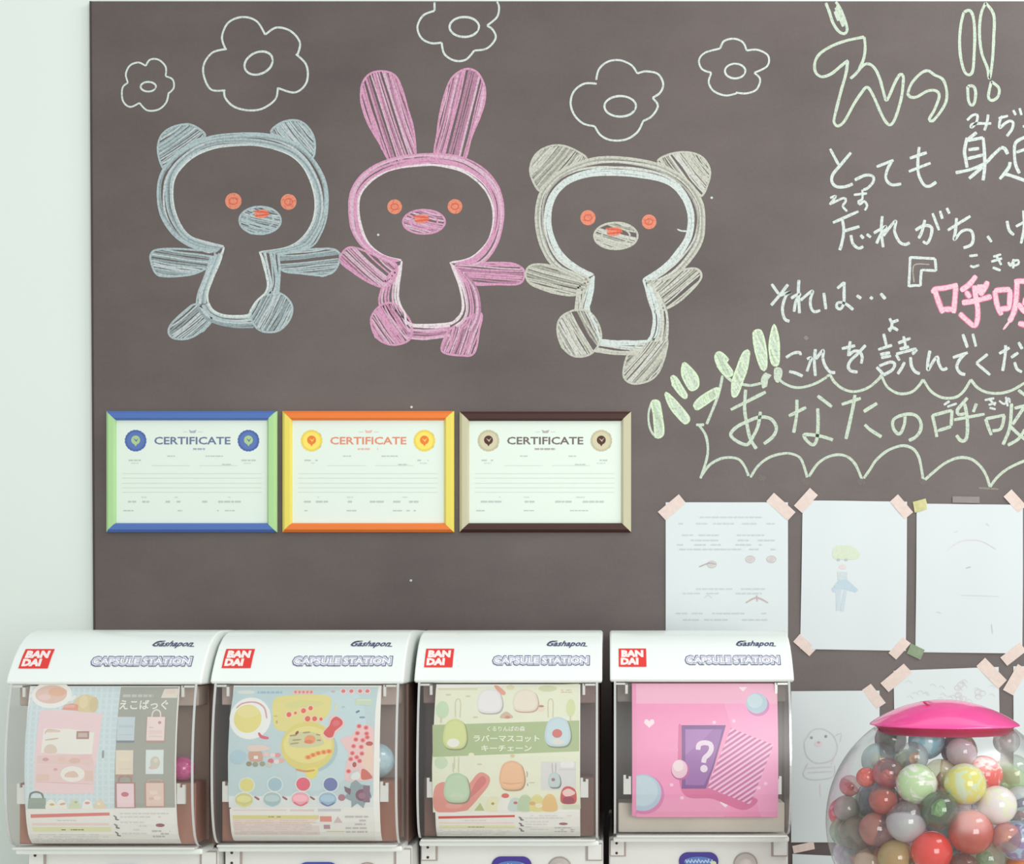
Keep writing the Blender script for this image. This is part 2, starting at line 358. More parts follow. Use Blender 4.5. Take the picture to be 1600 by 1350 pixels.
animal(4, 'bear', B, 'cream chalk bear, rightmost of the three chalk animals', CR, WH,
  [(490,952),(505,1000),(525,1070),(522,1120),(505,1160),(430,1162),(350,1158),(330,1110),(305,1050),(318,990),(322,938)],
  (in3, ou3),
  [[(140,650),(112,610),(106,570),(125,525),(165,500),(210,495),(260,512),(298,545),(230,575),(180,610)], [(540,550),(580,525),(640,518),(690,535),(716,575),(712,620),(685,668),(640,620),(590,580)]],
  [([(90,935),(105,905),(150,900),(210,915),(300,945),(295,985),(250,1005),(180,995),(110,968)], 14), ([(500,960),(560,950),(620,920),(670,915),(688,935),(675,965),(620,1020),(570,1050),(525,1060)], -40)],
  [([(260,1055),(210,1080),(198,1125),(215,1180),(255,1212),(310,1205),(345,1160),(340,1110),(310,1065)], 60), ([(500,1165),(450,1190),(428,1235),(425,1285),(460,1306),(520,1290),(555,1240),(570,1150)], -50)],
  [([(320,940),(318,990),(305,1055)], [(270,975),(265,1000),(258,1060)]), ([(340,1155),(420,1160),(505,1160)], [(325,1195),(400,1205),(470,1205)]), ([(493,955),(525,1070),(522,1130),(500,1165)], [(545,1000),(572,1060),(573,1120),(570,1160)])],
  [(302,741,26), (510,755,25)], (397,803,74,45), (392,788), (-48, 52), CR)
def flower(org, label, arcs, cen, w=3.2, rot=0):
    f = chalkflat().z(*org)
    for a in arcs: f.stroke(a, WH, w, jit=.15, taper=.9)
    o = f.build('chalk_flower', board, label)
    g = chalkflat().z(*org); g.ellstroke(*cen, WH, w*1.1, rot); g.build('flower_centre', o)
flower(A, 'smallest chalk flower, above the blue bear at the far left', [[(157,290),(150,260),(165,230),(195,220),(220,232)],[(220,232),(235,210),(265,210),(290,235),(290,268)],[(290,268),(315,280),(318,310),(298,330)],[(300,328),(292,360),(265,385),(225,388),(198,362)],[(198,362),(165,376),(140,355),(138,310),(158,290)]], (229,305,27,17), 2.8)
flower(A, 'large chalk flower right above the blue bear', [[(500,172),(488,130),(510,80),(560,60),(610,75),(640,122)],[(640,122),(680,97),(730,110),(762,150),(752,197)],[(748,190),(785,230),(785,290),(745,325),(685,310)],[(685,308),(675,350),(630,382),(580,388),(530,375),(500,345),(495,315)],[(500,318),(450,315),(425,270),(425,225),(455,185),(505,172)]], (617,222,52,38), 3.2, -25)
flower(A, 'chalk flower cut by the board top above the rabbit', [[(1235,8),(1235,38)],[(1235,38),(1195,55),(1175,95),(1190,135),(1225,152),(1260,150)],[(1260,150),(1270,190),(1305,213),(1345,210),(1375,178)],[(1375,178),(1420,170),(1450,135),(1440,105),(1420,90)],[(1420,90),(1455,60),(1462,25),(1455,6)]], (1340,95,52,35), 3.2)
flower(B, 'large chalk flower above the cream bear', [[(330,272),(340,235),(370,210),(410,205),(450,222),(470,250)],[(470,250),(500,243),(540,252),(558,285),(548,315),(522,333)],[(522,333),(540,360),(520,395),(490,412)],[(490,412),(470,450),(430,475),(380,477),(345,460),(325,430)],[(325,430),(285,420),(255,390),(243,350),(255,310),(290,285),(332,285)]], (412,362,54,35), 3.2)
flower(B, 'chalk flower nearest the writing, at the upper right', [[(752,165),(765,140),(800,132),(830,145),(842,172)],[(842,172),(880,170),(915,190),(912,225),(868,248)],[(868,248),(888,270),(875,305),(840,318),(805,315)],[(808,318),(770,325),(730,310),(713,280),(722,248)],[(722,248),(690,235),(680,205),(700,180),(752,165)]], (803,242,35,25), 3.0)
def writing(name, label, groups):
    items = []
    for org, col, w_, lst in groups:
        for p in lst:
            q = [(org[0]+a/org[2], org[1]+b_/org[2]) for a, b_ in p]
            items.append([q, col, w_, min(a for a, _ in q)-2.5, max(a for a, _ in q)+2.5, min(b_ for _, b_ in q)-2.5, max(b_ for _, b_ in q)+2.5])
    cl = []
    for it in items:
        hit = [c for c in cl if any(it[3] < o[4] and o[3] < it[4] and it[5] < o[6] and o[5] < it[6] for o in c)]
        m_ = [it]
        for c in hit: m_ = c+m_; cl.remove(c)
        cl.append(m_)
    e = bpy.data.objects.new(name, None); COL.objects.link(e); e.parent = board; e['label'] = label; e.empty_display_size = .02
    for c in cl:
        f = chalkflat()
        for it in c: f.stroke(it[0], it[1], it[2], jit=.22, taper=.8, raw=True)
        f.build('chalk_line' if name == 'chalk_bubble' else 'chalk_character', e)
    return e
# big exclamation at the top right
o = writing('chalk_writing', 'big hollow chalk word with two exclamation marks at the top right', [(C, GR, 4.6, [
 [(575,195),(480,215),(400,245),(340,285),(315,330),(318,380),(350,405),(400,390),(450,350),(490,318)], [(488,320),(478,390),(450,490),(420,610),(416,645),(435,665),(470,640),(520,550),(560,490),(590,460),(620,500),(660,590),(690,645),(715,658),(740,620),(770,520),(780,440),(780,402),(765,392),(740,430),(705,510),(690,530),(675,480),(655,410),(630,360),(600,338),(570,345),(530,390),(502,415)], [(575,195),(580,250),(572,310),(548,365)],
 [(805,490),(825,440),(870,390),(910,373),(945,395),(990,420),(1010,480),(1005,540),(970,600),(935,638),(918,628),(945,580),(970,510),(955,480),(910,480),(850,512),(815,510),(803,490)],
 [(1100,65),(1085,130),(1078,220),(1085,310),(1105,380),(1130,395),(1148,370),(1155,280),(1158,180),(1150,90),(1130,55),(1100,65)], [(1120,455),(1150,455),(1163,490),(1155,545),(1140,555),(1125,530),(1120,455)],
 [(1215,15),(1190,80),(1183,180),(1195,280),(1225,360),(1235,415),(1250,330),(1258,200),(1258,80),(1215,15)], [(1245,430),(1285,465),(1280,510),(1250,530),(1230,510),(1245,430)],
 [(372,15),(390,60),(410,120),(440,165),(470,178),(485,155),(470,100),(445,40),(425,10)], [(425,40),(445,90),(465,140)], [(432,30),(455,90),(470,130)], [(420,60),(440,110)]])])
writing('chalk_writing', 'white chalk line of writing under the big hollow word', [(C, WH, 4.6, [
 [(395,785),(440,870)], [(505,805),(455,865),(410,920),(405,960),(430,985),(475,985),(515,970)], [(525,950),(580,925),(620,930),(622,960),(590,995),(570,1000)], [(640,880),(730,845)], [(720,850),(695,900),(690,945),(720,975),(770,970)], [(865,775),(858,850),(862,920),(890,975),(920,982),(955,960)], [(815,835),(905,805)], [(810,905),(925,860)]]),
 (Z6, WH, 4.2, [[(355,190),(400,150),(435,150),(430,200),(400,240),(385,245),(390,225),(430,215),(490,215),(545,215)], [(520,145),(510,210),(490,270)], [(600,175),(675,155)], [(630,155),(610,200),(610,250),(650,215),(690,195),(715,210),(705,260),(665,315)], [(715,110),(735,150)], [(765,95),(780,150)], [(790,240),(830,230)]]),
 (Z6, WH, 5.2, [[(430,285),(360,340)], [(355,325),(335,430),(345,500),(355,560)], [(355,350),(480,325)], [(480,325),(490,430),(492,560),(480,660)], [(365,420),(450,410)], [(360,490),(480,460)], [(265,600),(380,575),(490,530),(560,460),(620,405)], [(475,555),(370,645)], [(620,402),(650,412),(672,455)], [(690,515),(680,560),(610,650)], [(620,640),(650,612),(720,630),(830,670)], [(810,320),(735,365),(725,450),(735,540),(765,605)], [(740,440),(830,410)]])])
writing('chalk_writing', 'second white chalk line of writing with a comma near its end', [(C, WH, 3.8, [[(395,1045),(425,1035),(393,1080)], [(400,1075),(465,1045),(478,1060),(462,1088),(485,1115)], [(520,1028),(590,1020)], [(565,1000),(565,1050),(545,1062),(552,1078),(575,1062),(590,1085),(578,1110)]]),
 (C, WH, 4.6, [[(410,1175),(545,1115)], [(460,1160),(467,1220),(455,1290),(445,1320)], [(465,1220),(550,1195)], [(505,1240),(515,1285),(545,1310),(570,1300)], [(555,1240),(572,1258)], [(588,1235),(610,1252)], [(670,1140),(665,1220),(675,1305)], [(625,1230),(690,1195),(660,1240),(640,1285)], [(675,1245),(740,1165),(735,1220),(760,1275),(790,1290),(815,1280)],
 [(845,1215),(890,1190),(930,1200),(925,1250),(905,1285),(885,1272)], [(895,1160),(880,1220),(862,1258)], [(935,1125),(970,1215)], [(975,1112),(987,1155)], [(1010,1097),(1025,1127)], [(1015,1215),(1135,1140)], [(1062,1150),(1056,1220),(1050,1265),(1090,1220),(1135,1215),(1150,1250),(1140,1290),(1098,1308)], [(1225,1245),(1247,1277)], [(1328,1165),(1340,1215),(1365,1240)], [(1375,1195),(1440,1160)], [(1415,1110),(1418,1200),(1402,1285)]])])
writing('chalk_writing', 'short chalk word trailing off in three dots beside the cream bear', [(D2, WH, 4.8, [[(100,345),(170,445)], [(265,350),(180,460),(95,560)], [(180,460),(300,425),(255,450),(220,530),(210,620),(235,700),(280,720)], [(375,305),(370,420),(380,640)], [(295,490),(385,440),(345,520),(325,625)], [(390,510),(510,415),(490,500),(495,580),(530,625),(590,610)], [(625,435),(645,600)], [(760,390),(832,330)], [(830,325),(828,440),(825,540),(790,598),(755,580),(758,540),(800,530),(860,555),(920,605)], [(955,460),(1000,492)], [(1090,475),(1115,497)], [(1195,440),(1243,497)]])])
writing('chalk_bracket', 'hollow white chalk corner bracket before the pink characters', [(D3, WH, 4.2, [[(205,78),(330,85),(455,92)], [(455,90),(462,150),(467,215)], [(467,213),(390,208),(320,205)], [(320,200),(312,290),(310,365)], [(312,363),(250,360),(195,368)], [(192,375),(200,230),(207,72)]]), (D3, (176, 170, 162), 2.2, [[(245,330),(245,160),(400,150)]])])
writing('chalk_writing', 'tiny white chalk characters above the pink ones', [(D3, WH, 4.0, [[(800,65),(885,55)], [(810,160),(840,175),(900,155)], [(1040,72),(1120,48)], [(1020,122),(1130,88)], [(1070,58),(1122,155)], [(1035,180),(1115,210)], [(1192,125),(1215,165),(1240,120),(1290,108),(1292,145),(1250,160)], [(1245,95),(1240,190)]])])
f = chalkflat().z(*D3)
pk = [[(450,400),(490,520),(535,640)], [(435,440),(450,400),(560,385),(685,355)], [(665,365),(655,500),(642,640)], [(520,600),(650,600)], [(870,262),(800,350),(712,415)], [(765,420),(810,485)], [(850,360),(868,500),(885,600),(880,710),(850,765),(780,715),(700,640)], [(725,535),(860,515),(1025,470)], [(985,318),(950,400),(905,460)], [(900,350),(890,440)], [(935,350),(915,440)],
 [(1055,410),(1080,560),(1125,660)], [(1050,412),(1130,405),(1215,400)], [(1212,400),(1200,600)], [(1100,600),(1210,590)], [(1250,318),(1400,318)], [(1280,320),(1272,480),(1250,620),(1200,730)], [(1290,540),(1360,640)], [(1290,740),(1390,765)], [(1370,480),(1350,560)]]
for p in pk: f.stroke(p, (232, 130, 165), 9.5, jit=.25)
for p in pk: f.stroke(p, HP, 7.2, jit=.2)
f.stroke([(1205,720),(1140,805)], HP, 4)
f.build('chalk_writing', board, 'two bold pink chalk characters cut by the right edge')
writing('chalk_writing', 'white chalk line of writing resting on top of the scalloped bubble', [(D2, WH, 4.8, [[(245,1085),(320,1040),(385,1035),(390,1062)], [(275,1225),(340,1240),(412,1272)], [(540,1000),(530,1130),(540,1270)], [(455,1100),(500,1085),(480,1150),(455,1225)], [(545,1100),(620,1010),(615,1090),(640,1170),(690,1230),(740,1235)], [(805,995),(940,965)], [(890,920),(870,1070)], [(875,1062),(930,1020),(985,1028),(1010,1080),(1000,1145)], [(1045,960),(960,1050),(890,1120),(870,1180),(900,1220),(965,1230)],
 [(1225,845),(1255,970)], [(1170,1005),(1310,960)], [(1190,1055),(1290,1035)], [(1200,1088),(1300,1068)], [(1180,1170),(1290,1130),(1337,1150),(1310,1210),(1220,1262)], [(1155,1180),(1225,1255)], [(1285,690),(1310,745),(1300,790)], [(1310,730),(1375,708)], [(1300,820),(1280,800),(1320,785),(1370,812)]]),
 (D3, WH, 4.8, [[(85,940),(210,890)], [(140,870),(162,985)], [(100,1000),(195,975)], [(65,1050),(260,1000),(250,1030),(225,1050)], [(65,1055),(100,1115)], [(150,1130),(120,1190),(80,1250)], [(210,1080),(220,1170),(260,1230),(305,1245)], [(405,1015),(385,1120),(385,1210),(440,1120),(480,1078),(492,1140),(530,1205),(580,1190)], [(635,1085),(785,1035)], [(760,1045),(700,1110),(675,1180),(710,1240),(760,1255)], [(735,850),(782,985)], [(835,845),(867,975)], [(985,1050),(870,1140)], [(870,1140),(1010,1260)], [(1100,1045),(1205,985)], [(1165,960),(1160,1060),(1135,1220)], [(1220,1085),(1292,1035)], [(1255,1130),(1280,1200),(1330,1230)], [(1295,930),(1332,1000)]])])
# bubble
writing('chalk_bubble', 'scalloped chalk speech bubble outline around the lowest line', [(E1, GR, 4.3, [[(670,450),(640,590),(600,700),(540,845)], [(455,850),(520,850)], [(480,855),(530,930),(550,1030),(540,1130),(490,1285)], [(500,1260),(560,1180),(640,1130),(720,1115),(800,1130),(850,1190),(880,1265)], [(690,450),(755,505)], [(820,520),(900,530),(990,510)]]),
 (E4, GR, 4.3, [[(350,1040),(430,920),(550,830),(700,790),(800,800),(870,840),(910,930),(942,1040)], [(960,1030),(1040,910),(1130,840),(1240,805),(1350,820),(1440,900),(1512,1060)], [(640,10),(700,60),(800,100),(900,100),(1030,60),(1145,-5)], [(1145,-10),(1180,-25),(1220,40),(1300,110),(1400,145),(1500,135),(1600,90),(1700,0),(1718,-40)]]),
 (E5, GR, 4.3, [[(120,-10),(170,90),(250,150),(330,170),(430,150),(500,90),(550,20)], [(550,20),(620,130),(700,190),(790,215),(900,200),(980,130),(1045,20)], [(1045,20),(1110,100),(1200,150),(1300,165),(1400,155),(1500,120),(1600,60),(1700,20)], [(-70,1050),(0,950),(60,860),(180,760),(330,710),(440,740),(500,820),(530,940),(552,1085)], [(530,1100),(640,1000),(780,890),(920,835),(1050,850),(1150,930),(1210,1030),(1245,1140)], [(1245,1140),(1320,1040),(1430,950),(1600,870),(1700,860)]]),
 (E5, (150, 145, 138), 3, [[(1130,1150),(1330,1162)]])])
writing('chalk_writing', 'lowest and largest chalk line of writing inside the bubble', [(E4, GR, 5.2, [[(145,335),(510,150)], [(300,125),(290,330),(320,520),(350,640),(412,742)], [(455,355),(430,500),(380,610),(330,690),(280,695),(190,650),(145,590),(200,520),(300,465),(430,415),(540,420),(600,470),(620,540),(580,620),(490,690)], [(835,230),(830,400),(800,575)], [(750,400),(930,310)], [(1050,190),(1200,305)], [(1050,320),(1055,450),(1045,620),(1010,700),(950,670),(905,600),(980,595),(1100,615),(1210,650)], [(1300,280),(1500,215)], [(1440,180),(1410,350),(1345,640)], [(1530,355),(1600,310),(1670,268)], [(1540,490),(1600,545),(1715,618)]]),
 (E5, GR, 5.2, [[(360,400),(355,480),(320,570),(285,585),(240,530),(235,450),(290,405),(400,380),(480,400),(525,470),(520,550),(470,620),(400,655)], [(645,390),(670,500),(692,620)], [(645,395),(850,340)], [(850,340),(840,505)], [(840,510),(700,555)], [(1010,210),(960,270),(905,340),(920,385),(985,375)], [(980,270),(1005,400),(1010,560),(990,650),(940,655),(895,600)], [(870,440),(1190,380)], [(1105,270),(1070,360)], [(1200,430),(1225,510),(1260,600)], [(1200,430),(1400,390)], [(1395,395),(1360,530),(1270,555)], [(1470,270),(1460,450),(1440,560),(1380,700)], [(1500,320),(1620,290)], [(1600,310),(1480,490)], [(1450,500),(1530,580),(1620,650)], [(1610,540),(1540,640),(1430,705)], [(1540,130),(1620,190)]]),
 (E5, WH, 3.6, [[(765,285),(825,245)], [(800,305),(900,270)], [(1190,235),(1290,215)], [(1230,285),(1310,262)], [(1240,225),(1300,290)], [(1240,315),(1305,330)], [(1340,240),(1395,275),(1440,215),(1452,265)], [(1410,200),(1430,300)]])])
gf = chalkflat()
for org, p in [(E1, [(95,665),(150,660),(170,740),(190,880),(180,940),(130,950),(118,860),(110,760)]), (E1, [(205,600),(230,600),(310,680),(390,780),(395,820),(365,840),(310,790),(240,700)]), (E1, [(255,460),(290,465),(340,540),(380,610),(365,635),(320,600),(270,530)]), (E1, [(355,350),(410,390),(465,460),(470,540),(415,570),(370,510),(340,430)]), (E1, [(440,680),(500,620),(600,560),(640,560),(630,610),(540,680),(465,725),(445,710)]),
  (E1, [(615,280),(650,262),(715,320),(700,345),(750,420),(735,455),(690,450),(640,390),(612,320)]), (E1, [(850,255),(885,258),(865,400),(830,500),(790,605),(750,615),(750,500),(790,380),(820,300)]), (E1, [(925,95),(975,85),(1005,160),(1025,280),(1020,395),(985,395),(940,270),(920,150)]), (D2, [(115,770),(135,770),(165,880),(175,1000),(165,1150),(110,1150),(80,1030),(85,900)]),
  (E1, [(1010,430),(1035,440),(1030,540),(990,540),(980,480)]), (D2, [(130,1190),(200,1195),(205,1270),(165,1340),(125,1300)]), (D2, [(20,1260),(60,1245),(100,1265),(70,1300),(30,1390),(0,1380)])]:
    gf.z(*org); gf.poly(p, GR, True)
    if len(p) > 6: gf.hatch(p, (222, 240, 208), 65, 3.5, 2.4, skip=.3)
gf.z(*E1).stroke([(95,665),(72,740),(70,820),(90,900),(130,950)], GR, 3.5)
gf.build('chalk_writing', board, 'pale green filled chalk strokes bursting out of the bubble corner')
df = chalkflat()
for x, y in ((643,636), (642,907), (1112,309), (591,367)): df.ell(x, y, 2, 1.8, WH)
df.stroke([(1058,358),(1066,361),(1082,361)], WH, 2.4); df.stroke([(1257,526),(1262,530)], (150,145,140), 5)
for x, y in ((1190,746), (1258,752), (1345,752), (1441,752)): df.stroke([(x-5,y-2),(x+6,y+4)], (128,120,116), 9)
df.build('chalk_smudge', board)['kind'] = 'stuff'

# ------------------------------------------------------------------ certificates
def certificate(x0, y0, x1, y1, ctop, cside, seal, sealin, tcol, label):
    X0, _, Z1 = BP(x0, y0); X1, _, Z0 = BP(x1, y1)
    r = empty('framed_certificate', ((X0+X1)/2, 0, Z0), label, 'certificate', 'framed certificates on the chalkboard')
    c = r.location; bw = 15*K; t = .012
    def bar(p0, p1, q0, q1, mat):  # outer edge p0-p1, inner q0-q1 ; mitred, chamfered
        v = []
        for (x, z), (u, ww) in ((p0, q0), (p1, q1)):
            for s_, d_ in ((0, 0), (0, -t*.55), (.28, -t), (.8, -t), (1, -t*.6), (1, 0)):
                v.append((x+(u-x)*s_-c.x, d_-.0002, z+(ww-z)*s_-c.z))
        f_ = [(i, (i+1) % 6, 6+(i+1) % 6, 6+i) for i in range(6)]+[(5,4,3,2,1,0), (6,7,8,9,10,11)]
        o = mesh('frame_bar', v, f_, mat, r); bm = bmesh.new(); bm.from_mesh(o.data); bmesh.ops.recalc_face_normals(bm, faces=bm.faces); bm.to_mesh(o.data); bm.free(); return o
    mt = pmat('painted_frame', ctop, .5, .3, .02); ms = pmat('painted_frame', cside, .5, .3, .02)
    i0, i1, j0, j1 = X0+bw, X1-bw, Z0+bw*.95, Z1-bw*.95
    bar((X0, Z1), (X1, Z1), (i0, j1), (i1, j1), mt)['label'] = 'top bar'
    bar((X0, Z0), (X1, Z0), (i0, j0), (i1, j0), mt)['label'] = 'bottom bar'
    bar((X0, Z0), (X0, Z1), (i0, j0), (i0, j1), ms)['label'] = 'left bar'
    bar((X1, Z0), (X1, Z1), (i1, j0), (i1, j1), ms)['label'] = 'right bar'
    paper = box('certificate_sheet', (i0-c.x, i1-c.x, -.004, -.0004, j0-c.z, j1-c.z), pmat('certificate_paper', (232, 242, 232), .6, .2, .01), r)
    f = Flat(lambda a, b_, l: BP(a, b_, l, .0042, 6e-6)); dx = x0-168
    f.text('CERTIFICATE', 242+dx, 683, 361+dx, 695, tcol, .02); f.build('printed_title', paper)
    for sx in (213+dx, 389+dx):
        f = Flat(lambda a, b_, l: BP(a, b_, l, .0042, 6e-6))
        n_ = 40; f.poly([(sx+(16.5+.7*(k % 2))*math.cos(k*2*math.pi/n_), 689+(16.5+.7*(k % 2))*math.sin(k*2*math.pi/n_)) for k in range(n_)], seal)
        f.ell(sx, 689, 13.5, 13.5, tuple(min(255, v+14) for v in seal)); f.ell(sx, 688, 7, 7, sealin)
        f.poly([(sx-5, 690), (sx, 698), (sx+5, 690)], sealin); f.poly([(sx-4, 685), (sx+1, 688), (sx+5, 684), (sx+1, 691)], seal)
        f.build('printed_seal', paper)
    f = Flat(lambda a, b_, l: BP(a, b_, l, .0042, 6e-6)); g1 = tuple(int(.55*232+.45*v) for v in tcol); g2 = (196, 204, 200); g3 = (212, 222, 215)
    f.poly([(296+dx,672),(301+dx,674),(308+dx,672),(306+dx,677),(298+dx,677)], g1); f.rect(286+dx,675,294+dx,675.7,g2); f.rect(310+dx,675,318+dx,675.7,g2)
    f.lines(285+dx, 699, 322+dx, 704, 1, g1, .6); f.lines(262+dx, 711, 275+dx, 715, 1, g2); f.lines(322+dx, 711, 352+dx, 715, 1, g2)
    f.rect(238+dx, 727.5, 298+dx, 728.3, g3); f.rect(312+dx, 727.5, 372+dx, 728.3, g3); f.lines(348+dx, 724, 366+dx, 728, 1, g2)
    for sx in (213+dx, 389+dx): f.lines(sx-11, 717, sx+12, 722, 1, g2); f.lines(sx-7, 722, sx+7, 726, 1, g3)
    for yy in (740, 747, 755, 762, 769): f.rect(192+dx, yy, 410+dx, yy+.7, g3)
    for a, b2 in ((201, 240), (260, 288), (304, 405)): f.lines(a+dx, 781, b2+dx, 787, 1, g2)
    f.lines(222+dx, 775, 232+dx, 779, 1, g3); f.lines(268+dx, 775, 280+dx, 779, 1, g3); f.lines(350+dx, 775, 364+dx, 779, 1, g3)
    for a, b2 in ((194, 210), (268, 288), (340, 376)): f.lines(a+dx, 796, b2+dx, 800, 1, g2)
    f.build('printed_text', paper)
certificate(168, 643, 434, 832, (86, 118, 186), (180, 220, 158), (84, 108, 172), (176, 206, 150), (110, 124, 158), 'framed certificate with blue and green frame, leftmost of three on the chalkboard')
certificate(442.5, 643, 710, 832, (240, 128, 60), (238, 220, 104), (240, 214, 96), (238, 132, 64), (232, 146, 120), 'framed certificate with orange and yellow frame, middle of three on the chalkboard')
certificate(718.5, 644, 986, 832, (72, 44, 40), (204, 198, 168), (200, 192, 160), (84, 50, 46), (120, 108, 106), 'framed certificate with dark brown and beige frame, rightmost of three on the chalkboard')

# ------------------------------------------------------------------ papers taped to the board
papm = pmat('drawing_paper', (221, 228, 230), .8, .15, .012, 8)
tapes = {'pink': pmat('pink_paper_tape', (230, 210, 202), .7, .2, .12, 150), 'grey': pmat('grey_tape', (150, 142, 142), .7, .2, .08, 100), 'yellow': pmat('yellow_green_tape', (208, 204, 150), .7, .2, .2, 120), 'green': pmat('green_tape', (142, 158, 130), .7, .2, .2, 120)}
def paper(tl, tr, bl, br, label, tape, drawing=None, curl=.002, seed=1):
    P4 = [Vector(BP(*p)) for p in (tl, tr, bl, br)]; base = (P4[2]+P4[3])/2; base.y = 0
    r = empty('paper_sheet', base, label, 'paper', 'sheets of paper taped to the chalkboard')
    nx, nz = 10, 12; v = []; rnd = random.Random(seed); ph = rnd.random()*6
    for j in range(nz+1):
        for i in range(nx+1):
            a, b_ = i/nx, j/nz; p = (P4[0].lerp(P4[1], a)).lerp(P4[2].lerp(P4[3], a), b_)
            p.y = -.0018-curl*(.5+.5*math.sin(a*7+ph+b_*1.5))*math.sin(math.pi*a)**.7-curl*.8*math.sin(math.pi*b_)**2
            v.append(p-base)
    n0 = len(v); v += [Vector((p.x, p.y+.0004, p.z)) for p in v]
    f_ = []
    for j in range(nz):
        for i in range(nx):
            q = j*(nx+1)+i; f_.append((q, q+nx+1, q+nx+2, q+1)); f_.append((q+n0, q+1+n0, q+nx+2+n0, q+nx+1+n0))
    s_ = mesh('sheet', v, f_, papm, r, smooth=True)
    for (cx, cy, ln, wd, ang, kind) in tape:
        a = math.radians(ang); c_, s2 = math.cos(a), math.sin(a); vv = []; n_ = 6
        for k in range(n_+1):
            for sd in (-1, 1):
                u = (k/n_-.5)*ln; w_ = sd*wd/2
                if k in (0, n_): u += (1 if sd > 0 else -1)*rnd.uniform(-.8, .8)
                p = Vector(BP(cx+u*c_-w_*s2, cy+u*s2+w_*c_)); p.y = -.0021-curl*.35*math.sin(math.pi*k/n_); vv.append(p-base)
        m_ = len(vv); vv += [Vector((p.x, p.y-.0004, p.z)) for p in vv]
        ff = []
        for k in range(n_):
            q = 2*k; ff += [(q, q+1, q+3, q+2), (m_+q, m_+q+2, m_+q+3, m_+q+1)]
        ff += [(0, m_, m_+1, 1)]+[(2*k, 2*k+2, m_+2*k+2, m_+2*k) for k in range(n_)]+[(2*k+1, m_+2*k+1, m_+2*k+3, 2*k+3) for k in range(n_)]
        o = mesh('tape_strip', vv, ff, tapes[kind], r)
        if kind != 'pink': o['label'] = {'grey': 'grey tape strip', 'yellow': 'yellow-green tape strip', 'green': 'dark green tape strip'}[kind]
    if drawing:
        def sm(px, py, l):
            a = min(1, max(0, (px-tl[0])/(tr[0]-tl[0]))); b_ = min(1, max(0, (py-tl[1])/(bl[1]-tl[1])))
            y = -.0018-curl*(.5+.5*math.sin(a*7+ph+b_*1.5))*math.sin(math.pi*a)**.7-curl*.8*math.sin(math.pi*b_)**2
            p = BP(px, py); return (p[0], y-.0003-l*4e-6, p[2])
        d = Flat(sm, pencil); drawing(d); o = d.build('pencil_drawing', s_)
        if drawing.__name__ != 'd2': o['kind'] = 'stuff'
    return r
def d1(f):
    g = (206, 213, 214)
    for y in (808, 818, 836, 844, 851, 858, 920, 927, 958, 968): f.lines(1052+random.uniform(0, 15), y-2.5, 1218, y+3.5, 1, g, .35, .7)
    for x, y in ((1112,882), (1172,874), (1205,874)): f.ellstroke(x, y, 7, 5, (208,190,184), 1.4); f.ell(x, y, 4.5, 3, (216,200,196))
    f.stroke([(1092,886),(1108,880),(1118,882)], (160,140,136), 1.4); f.stroke([(1165,942),(1182,934),(1200,942)], (196,172,164), 2.2); f.stroke([(1182,930),(1183,940)], (196,172,164), 2)
    f.stroke([(1100,935),(1106,930),(1112,935)], g, 1.2)
def d2(f):
    f.poly([(1300,868),(1303,855),(1318,852),(1335,856),(1343,868),(1335,874),(1305,874)], (222,236,202), True)
    f.ell(1309,875,2.6,2.2,(186,190,196)); f.ell(1321,875,2.6,2.2,(186,190,196)); f.ell(1316,886,6,3.5,(240,222,222)); f.rect(1308,894,1323,906,(208,224,230))
    f.poly([(1310,906),(1323,906),(1341,922),(1336,926),(1318,920),(1302,926),(1298,921)], (190,216,232)); f.poly([(1305,922),(1314,920),(1312,952),(1306,955)], (206,224,236)); f.poly([(1318,920),(1323,922),(1318,955),(1312,955)], (206,224,236))
def d3(f):
    g = (222, 216, 218); f.stroke([(1480,860),(1500,846),(1530,845),(1555,858)], (236,222,224), 1.6); f.stroke([(1508,888),(1516,886)], (190,182,186), 1.6); f.stroke([(1490,832),(1496,830)], g, 1.4)
    f.stroke([(1548,975),(1550,990)], (200,204,206), 1.6); f.stroke([(1462,956),(1470,958)], g, 1.6); f.stroke([(1500,930),(1560,932)], g, 1); f.stroke([(1540,818),(1545,822)], g, 1.6)
def d4(f):
    g = (212, 216, 218); f.stroke([(1256,1160),(1268,1142),(1285,1139),(1302,1150),(1308,1170),(1298,1188),(1275,1192),(1260,1180),(1256,1160)], g, 2)
    f.ell(1267.5,1152.5,2.3,2.3,(140,150,156)); f.ell(1290,1150.5,2.3,2.3,(140,150,156)); f.ell(1278.5,1162,6.5,4.5,(240,222,226)); f.ell(1278.5,1160,2.5,1.8,(200,160,170))
    f.stroke([(1262,1192),(1255,1210),(1268,1218),(1300,1214),(1304,1196)], g, 1.8); f.stroke([(1304,1150),(1314,1146),(1312,1160)], g, 1.6); f.strokes([[(1260,1200),(1300,1198)], [(1262,1207),(1300,1205)]], (220,224,226), 2.2)
    f.strokes([[(1281,1225),(1282,1245)], [(1305,1180),(1298,1195)]], (236,222,226), 2)
def d5(f):
    g = (214, 220, 222)
    for k in range(26): x = 1405+random.random()*140; y = 1062+random.random()*34; f.stroke([(x, y), (x+5, y-3), (x+10, y+2)], g, 1.2)
    for k in range(8): x = 1495+random.random()*40; y = 1070+random.random()*22; f.ellstroke(x, y, 5, 4, (222,214,216), 1.1)
paper((1040,785),(1231,785),(1040,1046),(1231,1046), 'white paper with faint handwriting and tiny brown faces, standing behind the fourth machine', [(1050,793,42,18,-40,'pink'), (1220,792,46,18,42,'pink')], d1, .0015, 1)
